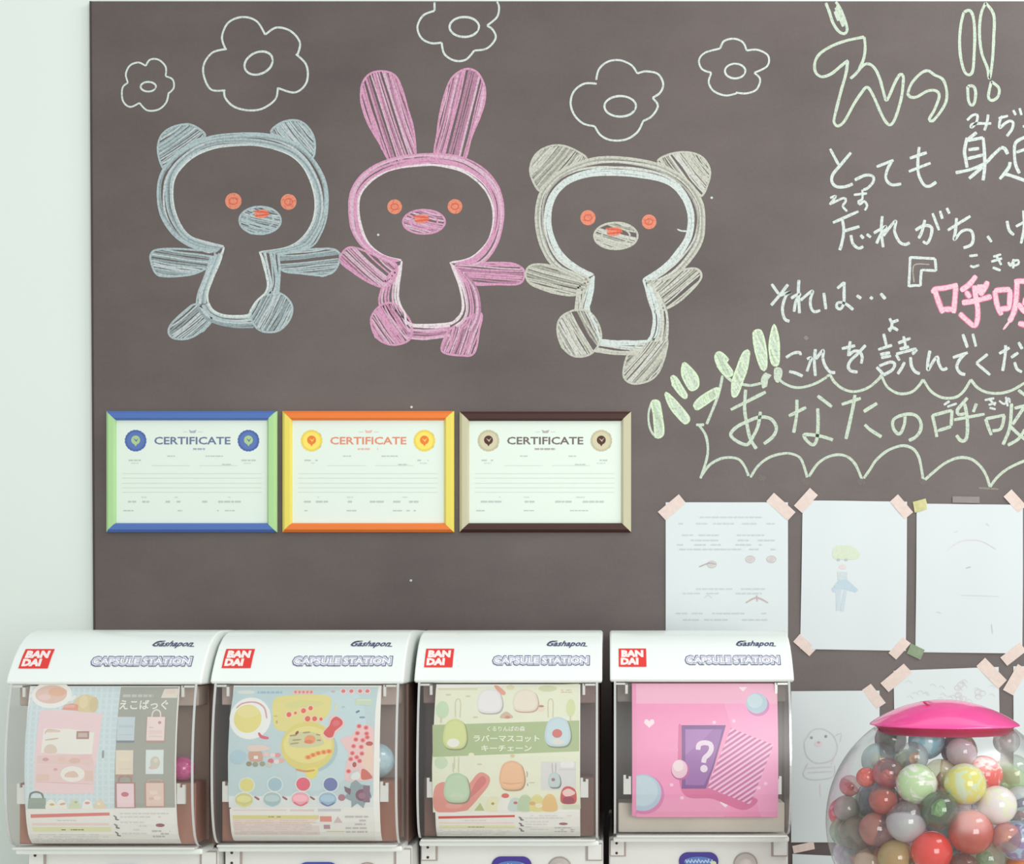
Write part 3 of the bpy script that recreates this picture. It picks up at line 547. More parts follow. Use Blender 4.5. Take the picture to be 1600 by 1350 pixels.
paper((1254,782),(1417,784),(1250,1014),(1415,1017), 'white paper with a small green-haired figure in a blue dress', [(1259,782,36,17,-48,'pink'), (1408,792,36,17,50,'pink'), (1257,1008,34,16,42,'pink'), (1405,1013,34,16,-48,'pink')], d2, .003, 2)
paper((1432,787),(1598,789),(1430,1019),(1597,1021), 'nearly blank white paper with a grey tape strip on its top edge', [(1509,781,42,10,1,'grey'), (1438,790,22,17,-15,'yellow'), (1430,1018,24,17,25,'green'), (1585,783,34,17,48,'pink'), (1583,1022,38,17,-38,'pink')], d3, .0025, 3)
paper((1236,1080),(1374,1079),(1236,1316),(1374,1316), 'white paper with a faint round smiling face, between the fourth machine and the globe', [(1365,1088,38,17,52,'pink')], d4, .0015, 4)
paper((1396,1048),(1560,1042),(1399,1288),(1564,1283), 'white paper with faint scribbles right behind the pink lid', [(1400,1059,48,19,-40,'pink'), (1549,1052,48,19,46,'pink')], d5, .0015, 5)
paper((1583,1041),(1742,1041),(1583,1272),(1742,1272), 'white paper cut by the right edge, behind the globe', [(1586,1062,46,18,-60,'pink')], None, .0015, 6)
paper((1238,1334),(1345,1339),(1238,1560),(1400,1563), 'white paper peeking out at the bottom beside the globe', [(1255,1324,34,12,-12,'pink')], None, .001, 7)

# ------------------------------------------------------------------ capsule vending machines
U = 2.4/F
wplas = pmat('glossy_white_plastic', (238, 243, 240), .32, .45, .01, 6, 0, 0, .2)
wplas2 = pmat('white_body_plastic', (232, 233, 230), .4, .4, .015, 6)
darkp = pmat('dark_brown_plastic', (62, 52, 48), .5, .4, .05)
seam = pmat('grey_seam', (178, 164, 160), .7)
clearp = clear('clear_window_plastic', (253, 252, 251), .06, .6, .3, .035, (236, 230, 228))
edgep = clear('whitened_edge_highlight', (225, 225, 225), .2, .9, .15, .62, (238, 240, 240))  # milky white puts the edge highlight into the rim colour
tabp = clear('milky_clip_plastic', (235, 235, 235), .1, .6, .2, .8, (242, 244, 240))
HOOD = [(0,-61),(5,-52),(12,-43),(28,-25),(48,-8),(70,4),(92,11),(120,15),(160,16),(470,16)]
COVER = [(3,-64),(-3,-84),(-9,-108),(-14.5,-140),(-18,-175),(-18.5,-205),(-17,-240),(-12,-268),(-5,-287),(4,-298),(14,-304),(26,-306)]
def hood_y(z):
    for (y0, z0), (y1, z1) in zip(HOOD, HOOD[1:]):
        if z0 <= z <= z1: return y0+(y1-y0)*(z-z0)/(z1-z0)
    return 0
def cov_y(z):
    if z > COVER[0][1]: return COVER[0][0]
    for (y0, z0), (y1, z1) in zip(COVER, COVER[1:]):
        if z1 <= z <= z0: return y0+(y1-y0)*(z0-z)/(z0-z1)
    return COVER[-1][0]
MACH = [(-742, 2.259), (-449, 2.289), (-153, 2.351), (147, 2.4)]
def z_(v): return EYE+v*U
def build_shell(root, idx):
    prof = [(y*U, z_(z)) for y, z in HOOD]+[(470*U, z_(-66)), (6*U, z_(-66)), (0, z_(-64.5))]
    hood = extrude_x('hood', prof, -144*U, 144*U, wplas, root, 13*U, 5)
    # print on the hood
    def hm(x, z, l): return (root.location.x+x*U, root.location.y+hood_y(z)*U-.0006-l*1.2e-5, z_(z)+.0006+l*1.2e-5)
    cuts = [-z for z in range(0, 70, 3)]+[-43, -52, -25, -8, 4]
    def hf(): return Flat(hm, ink, cuts)
    f = hf(); f.z(0, 0, 1)
    red = (226, 62, 58)
    f.poly([(-130,-42.5),(-86.5,-42.5),(-86.5,-14),(-130,-14)], red, raw=True)
    def ht(f, s, x0, x1, zb, zt, c, bold=0, shear=0): f.text(s, x0, zt, x1, zb, c, bold, shear)
    ht(f, 'BAN', -126, -91, -27.5, -16.5, (248,232,230), .07); ht(f, 'DAI', -127, -99, -39.5, -28.5, (248,232,230), .07)
    f.build('logo_badge', hood, 'red badge with white letters')
    f = hf(); dk = (70, 72, 108); lt = (232, 236, 242)
    for bd_, e_, c_ in ((.12, 0, (92,92,124)), (.092, 1.3, (228,230,240)), (.058, 2.9, (112,108,156)), (.03, 3.7, (240,240,246))):
        ht(f, 'CAPSULE STATION', -26+e_, 125-e_, -40+e_, -24-e_, c_, bd_, 0)
    f.build('printed_name', hood, 'outlined lettering')
    f = hf(); ht(f, 'Gashapon', 58, 118, -12.5, -1.5, (74,76,112), .02, .45); f.stroke([(57,-8),(66,-3),(74,-2)], (74,76,112), 1.2, raw=True); f.stroke([(112,-9.5),(121,-10)], (74,76,112), 1, raw=True)
    f.build('printed_script', hood, 'slanted script lettering')
    # window cover
    H = 137; NP = [(y*U, z_(z)) for y, z in cr_prof(COVER)]
    v = []; fcs = []
    nx = 2
    for y, z in NP: v += [(-H*U, y, z), (H*U, y, z)]
    n = len(NP)
    for i in range(n-1): fcs.append((2*i, 2*i+2, 2*i+3, 2*i+1))
    for s_ in (0, 1):
        b0 = len(v)
        for y, z in NP: v += [((-H if s_ == 0 else H)*U, y, z), ((-H if s_ == 0 else H)*U, 88*U, z)]
        for i in range(n-1):
            q = (b0+2*i, b0+2*i+1, b0+2*i+3, b0+2*i+2); fcs.append(q if s_ == 0 else q[::-1])
    cov = mesh('window_cover', v, fcs, clearp, root, smooth=False)
    for p in cov.data.polygons:
        if p.index < n-1: p.use_smooth = True
    for s_ in (-1, 1):
        vv = []; ff = []
        for i, (y, z) in enumerate(NP):
            for dx, dy in ((0, 0), (0, -1.6), (-3.4, -1.6), (-3.4, 0)): vv.append((s_*(H+.8+dx)*U, y+(dy-.2)*U, z-(.6*U if i == n-1 else 0)))
        for i in range(n-1):
            for k in range(4): ff.append((4*i+k, 4*i+(k+1) % 4, 4*i+4+(k+1) % 4, 4*i+4+k))
        o = mesh('cover_edge_highlight', vv, ff, edgep, cov, smooth=False)  # clear rim strip, whitened to carry a painted highlight
        bm = bmesh.new(); bm.from_mesh(o.data); bmesh.ops.recalc_face_normals(bm, faces=bm.faces); bm.to_mesh(o.data); bm.free()
    box('cover_lip', (-134*U, 134*U, -2*U, 24*U, z_(-309), z_(-305)), tabp, cov, bev=1.2*U)
    # interior
    inb = [(160,142,130), (160,142,134), (104,78,74), (98,88,82)][idx]  # window glare painted into the interior tone, lighter for the left pair
    box('inner_back', (-134*U, 134*U, 80*U, 86*U, z_(-304), z_(-68)), pmat('inner_brown_glare', inb, .5, .4, .1, 12), root)
    box('inner_header', (-133*U, 133*U, 24*U, 78*U, z_(-98), z_(-68)), pmat('inner_header', tuple(min(255, c+34) for c in inb), .4, .4, .05), root, bev=2*U)
    tc_ = [(176,128,112), (160,110,92), (118,84,74), (214,208,196)][idx]; zt = -256 if idx == 3 else -212
    tr = box('capsule_tray', (-131*U, 131*U, 18*U, 76*U, z_(-303), z_(zt)), pmat('capsule_tray', tc_, .35, .4, .12, 18), root, bev=2*U)
    if idx == 3: tr['label'] = 'cream inner tray'
    # ledge and body
    box('ledge', (-139*U, 139*U, 22*U, 92*U, z_(-319), z_(-310)), wplas, root, bev=3*U, seg=3)
    box('rear_housing', (-140*U, 140*U, 92*U, 468*U, z_(-316), z_(-66)), pmat('housing_gap_shade', [(150,126,116),(128,104,96),(84,66,60),(60,50,46)][idx], .5, .4, .05), root, bev=3*U)  # shade of the gaps between machines painted into each housing colour
    body = box('body', (-145.5*U, 145.5*U, 90*U, 470*U, .02, z_(-318)), wplas2, root, bev=4*U, seg=3)
    for s_ in (-1, 1):
        box('plate_seam', ((s_*131-13)*U, (s_*131+13)*U, 87.0*U, 89*U, z_(-351), z_(-323)), seam, body)
        pl = box('corner_plate', ((s_*132-11)*U, (s_*132+11)*U, 84.5*U, 88*U, z_(-349), z_(-324)), wplas2, root, bev=1*U)
        if s_ < 0:
            for zz in (-329, -345): lathe('screw', [(0, 0), (2, 0), (2.2, .6), (2.2, 1.5)], darkp, pl, None, 12).data.transform(Matrix.Translation((-133*U, 83.5*U, z_(zz))) @ Matrix.Rotation(-math.pi/2, 4, 'X') @ Matrix.Scale(U, 4))
    # badge
    bc = [(84,114,190), (70,84,176), (70,52,150), (66,50,146)][idx]
    f = Flat(lambda x, z, l: (root.location.x+x*U, root.location.y+85.4*U-l*2e-5, z_(z)), ink)
    bd = []
    for cx_, a0 in ((17, -90), (-17, 90)):
        for k in range(13): a = math.radians(a0+k*15); bd.append((cx_+15*math.cos(a), -359+15*math.sin(a)))
    vv = [(x*U, 86*U, z_(z)) for x, z in bd]+[(x*U, 89.5*U, z_(z)) for x, z in bd]; m_ = len(bd)
    bo = mesh('badge', vv, [tuple(range(m_)), tuple(range(2*m_-1, m_-1, -1))]+[(i, (i+1) % m_, m_+(i+1) % m_, m_+i) for i in range(m_)], pmat('badge_blue', bc, .4, .4, .03), root); bo['label'] = 'blue oval badge'
    bm = bmesh.new(); bm.from_mesh(bo.data); bmesh.ops.recalc_face_normals(bm, faces=bm.faces); bm.to_mesh(bo.data); bm.free(); bevel(bo, .8*U, 2)
    f.ell(0, -359, 24, 8, (96,128,196)); x = -21
    while x < 18: f.stroke([(x, -357+random.uniform(-2,2)), (x+2, -361), (x+4.5, -356+random.uniform(-2,2))], (196,222,236), 1.8, raw=True); x += 5.5
    f.ell(24, -362, 4.5, 4, (222,226,178)); f.build('badge_print', bo)
    kn = lathe('turning_knob', [(0, 14), (9, 14), (12, 12), (14, 5), (17, 4), (18, 0)], pmat('knob_plastic', (214, 206, 202), .4), root, None, 32)
    kn.data.transform(Matrix.Translation((76*U, 89*U, z_(-364))) @ Matrix.Rotation(math.pi/2, 4, 'X') @ Matrix.Scale(U, 4))
    lathe('knob_ring', [(17.2, 0), (17.2, 1.2), (19.6, 1.2), (19.6, 0)], seam, kn, None, 32).data.transform(Matrix.Translation((76*U, 89*U, z_(-364))) @ Matrix.Rotation(math.pi/2, 4, 'X') @ Matrix.Scale(U, 4))
    # coin tray etc. further down the body keeps the machine whole
    box('dispensing_slot', (-60*U, 30*U, 86*U, 92*U, z_(-560), z_(-480)), darkp, body, bev=3*U)
    for sx in (-1, 1):
        for yy in (120, 440): box('foot', ((sx*120-12)*U, (sx*120+12)*U, (yy-12)*U, (yy+12)*U, 0, .022), darkp, root)
    # clips
    for s_ in (-1, 1):
        xo = s_*117
        v1, f1 = boxvf((xo-6)*U, (xo+6)*U, -11*U, -5*U, z_(-240), z_(-216)); v2, f2 = boxvf((xo-6)*U, (xo-2)*U, -11*U, -5*U, z_(-216), z_(-210)); v3, f3 = boxvf((xo+2)*U, (xo+6)*U, -11*U, -5*U, z_(-216), z_(-212))
        mesh('card_clip', v1+v2+v3, f1+[tuple(i+8 for i in q) for q in f2]+[tuple(i+16 for i in q) for q in f3], tabp, root)
        v1, f1 = boxvf((xo-3)*U, (xo+1)*U, 2*U, 6*U, z_(-84), z_(-67)); v2, f2 = boxvf((xo-1 if s_ > 0 else xo-18)*U, (xo+18 if s_ > 0 else xo+1)*U, 2*U, 6*U, z_(-70), z_(-67)); 
        mesh('hinge_clip', v1+v2, f1+[tuple(i+8 for i in q) for q in f2], tabp, root)
def cr_prof(p): return [(q.x, q.y) for q in cr(p, 8)]
def card(root, idx, name, label, drawfns, z0=-68, z1=-301, hw=110.5, basecol=(240,240,236), flat=False, xo=0):
    cx, D = MACH[idx]; Dp = D-.014; off = 5.0
    def yy(z):
        if flat: return -9.5*U
        return (cov_y(z/U)+off)*U
    zs = [z0+(z1-z0)*k/30 for k in range(31)]; tab = [(cov_y(q)+off)*U for q in zs]
    def yy(z):
        t = min(29.9999, max(0, (z/U-z0)/(z1-z0)*30)); k = int(t); return tab[k]+(tab[k+1]-tab[k])*(t-k)
    v = []; fcs = []
    for z in zs:
        y = yy(z*U); v += [((xo-hw)*U, y, z_(z)), ((xo+hw)*U, y, z_(z)), ((xo-hw)*U, y+.7*U, z_(z)), ((xo+hw)*U, y+.7*U, z_(z))]
    for i in range(30):
        a = 4*i; fcs += [(a, a+4, a+5, a+1), (a+2, a+3, a+7, a+6), (a, a+2, a+6, a+4), (a+1, a+5, a+7, a+3)]
    fcs += [(0, 1, 3, 2), (120, 122, 123, 121)]
    cd = mesh(name, v, fcs, pmat('display_card', basecol, .55, .3, .01), root); cd['label'] = label
    L0 = root.location
    def mp(px, py, l):
        X = (px-VX)*Dp/F; zz = -(py-VY)*Dp/F
        return (X, L0.y+yy(zz)-.00012-l*3.2e-6, EYE+zz)
    cuts = [VY-z*U*F/Dp for z in zs]
    n_ = 0
    for nm, fn in drawfns:
        f = Flat(mp, cardink, cuts, n_, 100000); fn(f); n_ = f.n; o = f.build(nm, cd)
    return cd
def dress(f, z, idx):
    pass
# card 1 --- tote bags
Z1 = (30, 1065, 9.0); Z1b = (160, 1065, 9.0); Z1c = (30, 1200, 5.333)
def c1_bg(f):
    f.poly([(45,1074),(181,1074),(181,1266),(39,1266),(38,1210),(38,1150),(40,1110)], (204,222,226), raw=True)
    for x in range(46, 181, 9): f.poly([(x-3,1075),(x,1075),(x-1,1265),(x-4,1265)], (214,230,234), raw=True)
    for y in range(1082, 1264, 9): f.poly([(40,y),(181,y),(181,y+3),(40,y+3)], (212,228,232), raw=True)
    f.poly([(182,1074),(273,1074),(273,1262),(178,1263)], (164,166,158), raw=True)
def c1_top(f):
    f.z(*Z1); f.ell(890,320,170,130,(222,206,160)); f.ell(1010,330,60,110,(212,196,156)); f.ell(860,290,60,90,(232,214,176)); f.poly([(560,400),(600,330),(700,310),(790,330),(790,415)], (226,160,142)); f.rect(600,330,740,370,(232,180,168))
    f.ell(400,190,285,190,(240,242,240)); f.ell(390,185,225,130,(228,198,184)); f.ell(480,150,130,60,(230,182,156)); f.ell(300,225,90,40,(236,206,204)); f.ell(700,240,60,25,(240,236,236),-40)
def c1_bag(f):
    f.z(*Z1); f.poly([(250,440),(300,400),(700,420),(1140,455),(1120,800),(1060,1300),(1050,1570),(600,1580),(210,1560),(220,1000)], (238,212,216))
    f.poly([(330,660),(700,670),(1040,720),(1020,1030),(300,1000)], (238,236,230)); f.strokes([[(350,740),(380,680),(560,700)], [(350,825),(540,800)]], (208,188,172), 2.2); f.poly([(360,720),(390,680),(550,690),(560,715)], (226,204,190))
    f.rect(790,700,970,810,(176,140,128)); f.rect(815,725,945,785,(206,184,178)); f.poly([(350,1000),(355,920),(430,880),(500,910),(520,1000)], (224,206,190), True)
    f.poly([(250,1040),(1020,1020),(1050,1180),(240,1150)], (232,204,200)); f.ell(370,1095,45,25,(214,160,166)); f.ell(600,1090,60,35,(230,200,186)); f.ell(920,1060,80,40,(232,198,196)); f.ell(780,1110,80,40,(226,190,180))
    f.poly([(240,1170),(1060,1180),(1050,1420),(225,1400)], (236,208,206)); f.ell(750,1300,170,110,(240,236,230)); f.poly([(640,1340),(670,1280),(780,1260),(830,1340)], (226,198,182), True); f.rect(240,1300,420,1400,(230,200,188)); f.rect(920,1250,1040,1400,(228,200,188)); f.ell(510,1235,30,20,(220,170,180))
    f.rect(1160,970,1190,1075,(150,160,164)); f.stroke([(240,1410),(1040,1440)], (220,180,182), 1)
def c1_small(f):
    f.z(*Z1c); f.poly([(75,250),(220,250),(220,345),(65,345)], (152,166,154)); f.stroke([(85,255),(95,215),(140,200),(185,215),(200,255)], (120,128,124), 3)
    for x, c in ((260,(240,238,228)), (350,(240,238,228)), (460,(212,222,188)), (565,(240,238,234)), (670,(232,214,184))): f.poly([(x-42,345),(x-36,290),(x,262),(x+36,290),(x+42,345)], c, True)
    f.ell(270,305,20,11,(206,186,120)); f.ell(360,300,26,9,(214,176,150),-12); f.ell(565,292,22,11,(216,160,156)); f.ell(470,285,14,9,(170,190,140)); f.ell(660,300,14,10,(240,236,220))
def c1_title(f):
    f.z(*Z1b); f.text('えこばっぐ', 200, 262, 890, 400, (236,238,226), .02); f.poly([(820,110),(1020,105),(1010,235),(780,235)], (226,220,208)); f.rect(840,130,980,180,(232,208,200)); f.lines(240,170,740,225,1,(196,198,192),.7)
def c1_grid(f):
    f.z(*Z1b)
    def tote(x, y, w_, h_, c, hc=None, inner=None):
        if hc: f.rect(x-12, y-8, x+w_+12, y+h_+30, hc)
        f.stroke([(x+w_*.25,y+5),(x+w_*.3,y-70),(x+w_*.5,y-100),(x+w_*.7,y-70),(x+w_*.75,y+5)], c, 2.2) if hc else None
        f.rect(x, y, x+w_, y+h_, c)
    tote(190,500,245,330,(200,214,220)); f.rect(215,615,420,650,(188,204,212)); f.rect(225,740,410,755,(188,204,212)); f.rect(190,830,440,860,(128,136,148))
    tote(608,500,250,330,(238,220,218),(184,150,142)); f.ell(785,580,24,22,(196,156,150)); f.rect(640,640,700,655,(220,190,190)); f.rect(640,690,830,740,(234,210,204)); f.rect(640,765,830,780,(230,206,200))
    tote(185,965,245,340,(230,218,200)); f.rect(230,1060,380,1120,(234,222,196)); f.rect(230,1220,410,1232,(224,204,186)); f.rect(180,1305,430,1345,(184,150,134))
    tote(608,960,250,340,(224,232,232)); f.ell(740,1140,70,90,(206,204,190)); f.ell(700,1210,50,25,(216,194,188)); f.ell(750,1110,30,30,(226,214,196))
    f.z(*Z1c); f.rect(800,120,968,335,(176,130,128)); f.rect(812,130,955,328,(240,212,218)); f.ell(880,220,32,20,(200,122,130)); f.strokes([[(830,130),(835,80),(870,70)], [(890,70),(930,80),(935,130)]], (176,134,128), 2.5); f.rect(1045,115,1215,330,(186,150,140)); f.rect(1057,125,1202,318,(230,202,192)); f.ell(1120,205,36,18,(234,216,200)); f.ell(1150,250,32,16,(234,216,200)); f.ell(1100,255,22,12,(214,184,172)); f.strokes([[(1075,120),(1080,100),(1180,100),(1185,120)]], (206,170,158), 2)
def info(f, x0, x1, xm, ybase, warm=False, hs=1.0):
    y0 = 0
    # bottom information strip: red line, pink and yellow bands and small print
    f.z(0, 0, 1); P0 = f.P; f.P = lambda p: (p[0], ybase+p[1]*hs)
    f.rect(x0, y0, x1, y0+58, (236,236,232))
    f.poly([(x0+4,y0+9),(xm-4,y0+6),(xm-4,y0+11),(x0+4,y0+15)], (222,128,122) if not warm else (208,66,60))
    f.lines(x0+45, y0+17, xm-45, y0+21, 1, (206,206,204)); f.rect(x0+5, y0+23, xm-6, y0+27, (236,214,210)); f.rect(x0+5, y0+30, xm-4, y0+38, (226,228,184)); f.lines(x0+50, y0+32.5, xm-45, y0+36.5, 1, (120,120,100)); 
    f.lines(x0+5, y0+41, xm-8, y0+56, 4, (212,214,214), .4); f.lines(xm+12, y0+5, x1-10, y0+16, 2, (212,212,214), .4); f.lines(xm+12, y0+19, x1-45, y0+44, 4, (216,216,218), .4)
    for k, yy_ in enumerate((y0+14, y0+28, y0+41)): f.stroke([(xm+2,yy_-3),(xm+6,yy_),(xm+5,yy_+3),(xm+10,yy_+4)], (120,116,124), 2.6)
    f.ell(x1-26, y0+27, 7, 3, (150,96,104)); f.lines(x1-40, y0+34, x1-6, y0+48, 3, (188,188,190), .6)
# card 2 --- pouches on pale blue
Z2 = (350, 1065, 10.0); Z2b = (470, 1065, 8.71); Z2c = (350, 1190, 5.333)
def c2_bg(f): f.poly([(361,1074),(588,1074),(585,1110),(583,1262),(357,1262),(356,1180),(357,1120)], (188,210,214), raw=True); f.poly([(480,1100),(560,1090),(560,1200),(470,1230)], (194,216,222), True, raw=True); f.poly([(357,1244),(583,1244),(583,1262),(357,1262)], (222,228,228), raw=True)
def c2_head(f):
    f.z(*Z2); f.lines(480,145,950,190,1,(150,184,206),.8); f.ell(300,170,140,30,(214,222,216))
    for x in range(1080,1340,62): f.ell(x,170,40,38,(232,190,180)); f.ell(x,170,20,20,(222,120,108))
    f.z(*Z2b)
    for x in (550,660,780,880): f.ell(x,135,46,40,(238,206,204)); f.ell(x,135,28,24,(218,110,112))
    f.ell(410,140,30,15,(214,170,170))
def c2_round(f):
    f.z(*Z2); f.ell(390,580,325,325,(234,238,236)); f.ell(350,585,218,220,(228,216,132)); f.ell(350,480,170,90,(232,222,150)); f.stroke([(165,420),(250,350),(400,325),(520,350),(610,430),(650,580)], (214,160,164), 2.5); f.stroke([(530,800),(570,860),(640,880),(690,885)], (220,92,116), 4.5)
def c2_yellow(f):
    f.z(*Z2); f.poly([(740,300),(900,230),(1300,210),(1600,230),(1650,350),(1600,540),(1450,640),(1200,720),(1000,780),(800,740),(740,560)], (224,214,136), True); f.poly([(950,350),(1200,300),(1500,320),(1500,380),(1000,420)], (214,212,140), True)
    for x, y, r_ in ((995,520,38),(1095,495,22),(1220,460,38),(1330,420,34),(1290,585,42),(1400,585,38),(1500,590,26)): f.ell(x,y,r_*1.7,r_*1.5,(234,206,170)); f.ell(x,y,r_,r_,(226,96,80))
    f.stroke([(755,540),(820,545)], (196,180,110), 1.8); f.ell(808,635,16,24,(190,172,104))
def c2_pouch(f):
    f.z(*Z2b); f.ell(130,920,370,320,(170,196,200)); f.ell(90,880,365,335,(222,208,118)); f.ell(90,860,330,250,(230,218,140)); f.poly([(-160,760),(-60,700),(100,680),(240,720),(300,800),(300,860),(100,900),(-150,880)], (206,204,160), True)
    f.strokes([[(-160,740),(-60,730)], [(-120,800),(0,790)], [(-150,850),(-30,835)], [(20,700),(120,690)], [(200,720),(260,730)], [(210,800),(270,800)]], (168,150,104), 2.4); f.ell(120,790,75,60,(230,150,104)); f.ell(100,820,60,25,(224,120,84)); f.ell(-60,700,18,30,(140,70,60),40)
    for x, y in ((100,1030),(165,1000),(235,975),(310,960),(380,950)): f.ell(x,y,50,32,(232,176,92)); f.ell(x,y,24,22,(232,110,60))
    f.poly([(60,1200),(230,1170),(200,1300),(100,1320)], (228,216,110), True); f.stroke([(-70,1195),(60,1220),(190,1205)], (212,150,90), 3)
def c2_red(f):
    f.z(*Z2b); f.poly([(385,480),(470,465),(570,530),(580,600),(520,660),(470,700),(440,770),(370,790),(300,740),(300,680),(370,590)], (234,198,196), True); f.poly([(400,530),(460,480),(540,520),(560,580),(500,640),(455,680),(430,750),(370,765),(310,720),(310,680),(380,600)], (214,78,80), True); f.ell(470,570,50,40,(222,100,110))
    f.poly([(450,330),(430,300),(480,330),(470,380),(440,420)], (222,220,160)); f.ell(560,350,25,12,(170,196,196)); f.rrect(720,235,950,325,12,(196,214,188)); f.rect(735,250,935,262,(214,226,206)); f.stroke([(735,425),(785,400)], (100,120,150), 3); f.stroke([(785,490),(860,490)], (120,150,180), 3)
def c2_ice(f):
    f.z(*Z2b); f.poly([(700,720),(770,600),(900,600),(980,640),(990,900),(980,1300),(900,1340),(620,1350),(610,1150),(650,1000),(570,850),(540,780)], (234,196,196), True); f.poly([(880,880),(960,900),(990,1000),(975,1250),(900,1200),(820,1120),(850,980)], (234,206,188), True)
    for x, y in ((785,610),(880,630),(765,705),(890,710),(745,790),(840,800),(715,880),(820,890),(700,975),(830,980),(680,1055),(760,1030),(800,1080),(650,1220),(900,760)): f.ell(x,y,34,30,(228,128,130)); f.ell(x,y,18,16,(210,72,80))
    f.ell(930,845,50,30,(186,84,76)); f.ell(730,1130,28,36,(170,80,74)); f.poly([(830,1190),(900,1210),(970,1290),(960,1320),(830,1330)], (206,104,90), True); f.ell(740,1280,70,60,(222,228,228)); f.stroke([(790,1200),(690,1250),(660,1340)], (200,206,208), 3)
def c2_shop(f):
    f.z(*Z2); f.ell(220,1180,130,110,(170,200,214)); f.poly([(390,1100),(560,1080),(600,1150),(590,1240),(410,1240)], (206,160,138), True); f.rect(465,1160,530,1210,(238,230,220)); f.poly([(360,1010),(600,990),(720,1060),(420,1090)], (226,206,196), True)
    for x, y, c in ((660,1140,(232,196,192)),(760,1150,(234,206,208)),(840,1150,(220,150,156)),(730,1240,(214,110,120)),(820,1250,(238,214,216)),(900,1230,(226,176,166)),(390,1285,(150,136,110)),(490,1295,(146,156,130)),(600,1285,(150,156,130)),(700,1300,(200,200,180))): f.ell(x,y,44,38,c)
def c2_balls(f):
    f.z(*Z2c)
    for x, c, c2, y in ((190,(222,214,130),(206,202,134),195), (425,(160,192,204),(166,190,192),190), (660,(226,92,116),(234,164,178),188), (888,(104,116,172),(150,182,204),190)):
        f.ell(x,y,70,66,(214,226,222)); f.ell(x,y,58,56,c); f.ell(x-25,y+125,84,68,(218,228,226)); f.ell(x-25,y+125,74,58,c2); f.ell(x-25,y+118,60,30,tuple(min(255,k+18) for k in c2)); f.stroke([(x-80,y+150),(x-25,y+180),(x+35,y+150)], c, 2.6)
    for x in (275,508,738): f.stroke([(x-22,292),(x+2,308),(x+18,318)], (150,84,92), 3.2)
    f.poly([(1060,180),(1100,150),(1140,190),(1200,200),(1180,260),(1230,300),(1180,330),(1160,390),(1110,350),(1060,385),(1060,330),(1000,300),(1040,250)], (140,158,164)); f.poly([(1000,205),(1060,230),(1050,280),(1010,250)], (120,90,104)); f.ell(1150,280,55,50,(124,74,98)); f.rect(1160,200,1215,340,(130,100,120)); f.ell(1150,285,30,26,(150,110,130)); f.ell(980,300,30,28,(170,110,130))
def c2_info(f):
    f.z(0,0,1); f.P = lambda p: (p[0], 1264+(p[1]-1264)*.86)
    f.rect(358,1264,583,1325,(232,232,228)); f.rect(364,1266,447,1267.5,(224,196,192)); f.rect(452,1265,490,1269,(222,206,206)); f.rect(496,1264,532,1269,(196,198,206)); f.rect(362,1276,497,1283,(218,212,144)); f.lines(418,1277,445,1281,1,(150,140,90)); f.poly([(362,1283),(497,1283),(470,1300),(362,1296)], (232,212,204)); f.rect(362,1296,497,1314,(226,212,208)); f.lines(364,1284,494,1313,7,(214,200,196),.4)
    f.rect(499,1278,517,1288,(220,140,128)); f.poly([(520,1290),(527,1278),(534,1290)], (206,186,186)); f.rect(504,1294,514,1302,(176,140,150)); f.lines(538,1275,577,1311,5,(188,184,188),.45); f.rect(508,1306,536,1308,(214,206,150))
# card 3 --- rubber charms on pale green (plain rounded charms)
Z3 = (660, 1065, 6.154); Z3c = (660, 1190, 5.333)
def c3_bg(f):
    f.poly([(679,1076),(904,1069),(905,1130),(907,1264),(676,1270),(675,1200)], (226,230,206), raw=True); f.poly([(675,1133),(905,1126),(905,1174),(676,1183)], (166,184,134), raw=True)
    f.z(*Z3); f.rect(140,65,520,85,(214,210,180)); f.lines(1330,75,1450,115,2,(206,180,160),.5)
    for x, y, rx, ry, c in ((185,275,65,85,(194,218,184)),(1425,255,45,85,(210,218,166)),(1200,70,90,30,(206,210,170)),(180,780,65,60,(196,218,184)),(840,60,40,24,(220,214,176))): f.ell(x,y,rx,ry,c)
    f.rect(165,340,185,400,(206,200,176)); f.rect(1415,330,1430,380,(206,200,170))
    for x, y in ((430,145),(240,130),(505,345),(550,795)): f.ell(x,y,26,9,(210,200,170))
    f.poly([(740,350),(800,290),(870,350)], (200,180,160), True); f.ell(815,345,26,14,(210,128,104)); f.ell(1140,260,36,36,(232,214,196)); f.ell(1140,240,26,10,(168,130,90))
def charm(f, x, y, rx, ry, c, sh=(170,160,130)):
    p = lambda k: [(x-rx*k,y+ry*.55*k),(x-rx*.98*k,y-ry*.1*k),(x-rx*.7*k,y-ry*.75*k),(x,y-ry*k),(x+rx*.7*k,y-ry*.75*k),(x+rx*.98*k,y-ry*.1*k),(x+rx*k,y+ry*.55*k),(x+rx*.6*k,y+ry*k),(x-rx*.6*k,y+ry*k)]
    f.poly([(a+8,b+10) for a, b in p(1.03)], sh, True); f.poly(p(1), c, True); f.poly(p(.86), tuple(min(255,k+8) for k in c), True)
def c3_charms(f):
    f.z(*Z3); charm(f,640,185,120,115,(222,220,222),(176,168,168)); f.poly([(680,45),(720,45),(795,110),(770,135),(710,90)], (222,156,136), True); charm(f,985,180,120,105,(222,214,198),(196,160,140))
    for x in (335,1230): f.stroke([(x-22,350),(x-24,200),(x,170),(x+24,200),(x+22,350)], (206,200,170), 1.8)
    charm(f,310,500,112,140,(202,210,140),(132,140,100)); f.ell(295,590,60,42,(232,234,226)); charm(f,1300,480,122,138,(186,208,216),(120,130,100)); f.ell(1295,500,48,42,(206,104,100)); f.ell(1300,580,55,28,(222,216,208))
    f.strokes([[(310,840),(308,720)], [(348,840),(350,720)]], (206,200,170), 2.0); f.ell(470,705,28,22,(232,226,196)); f.ell(865,715,22,16,(214,196,150))
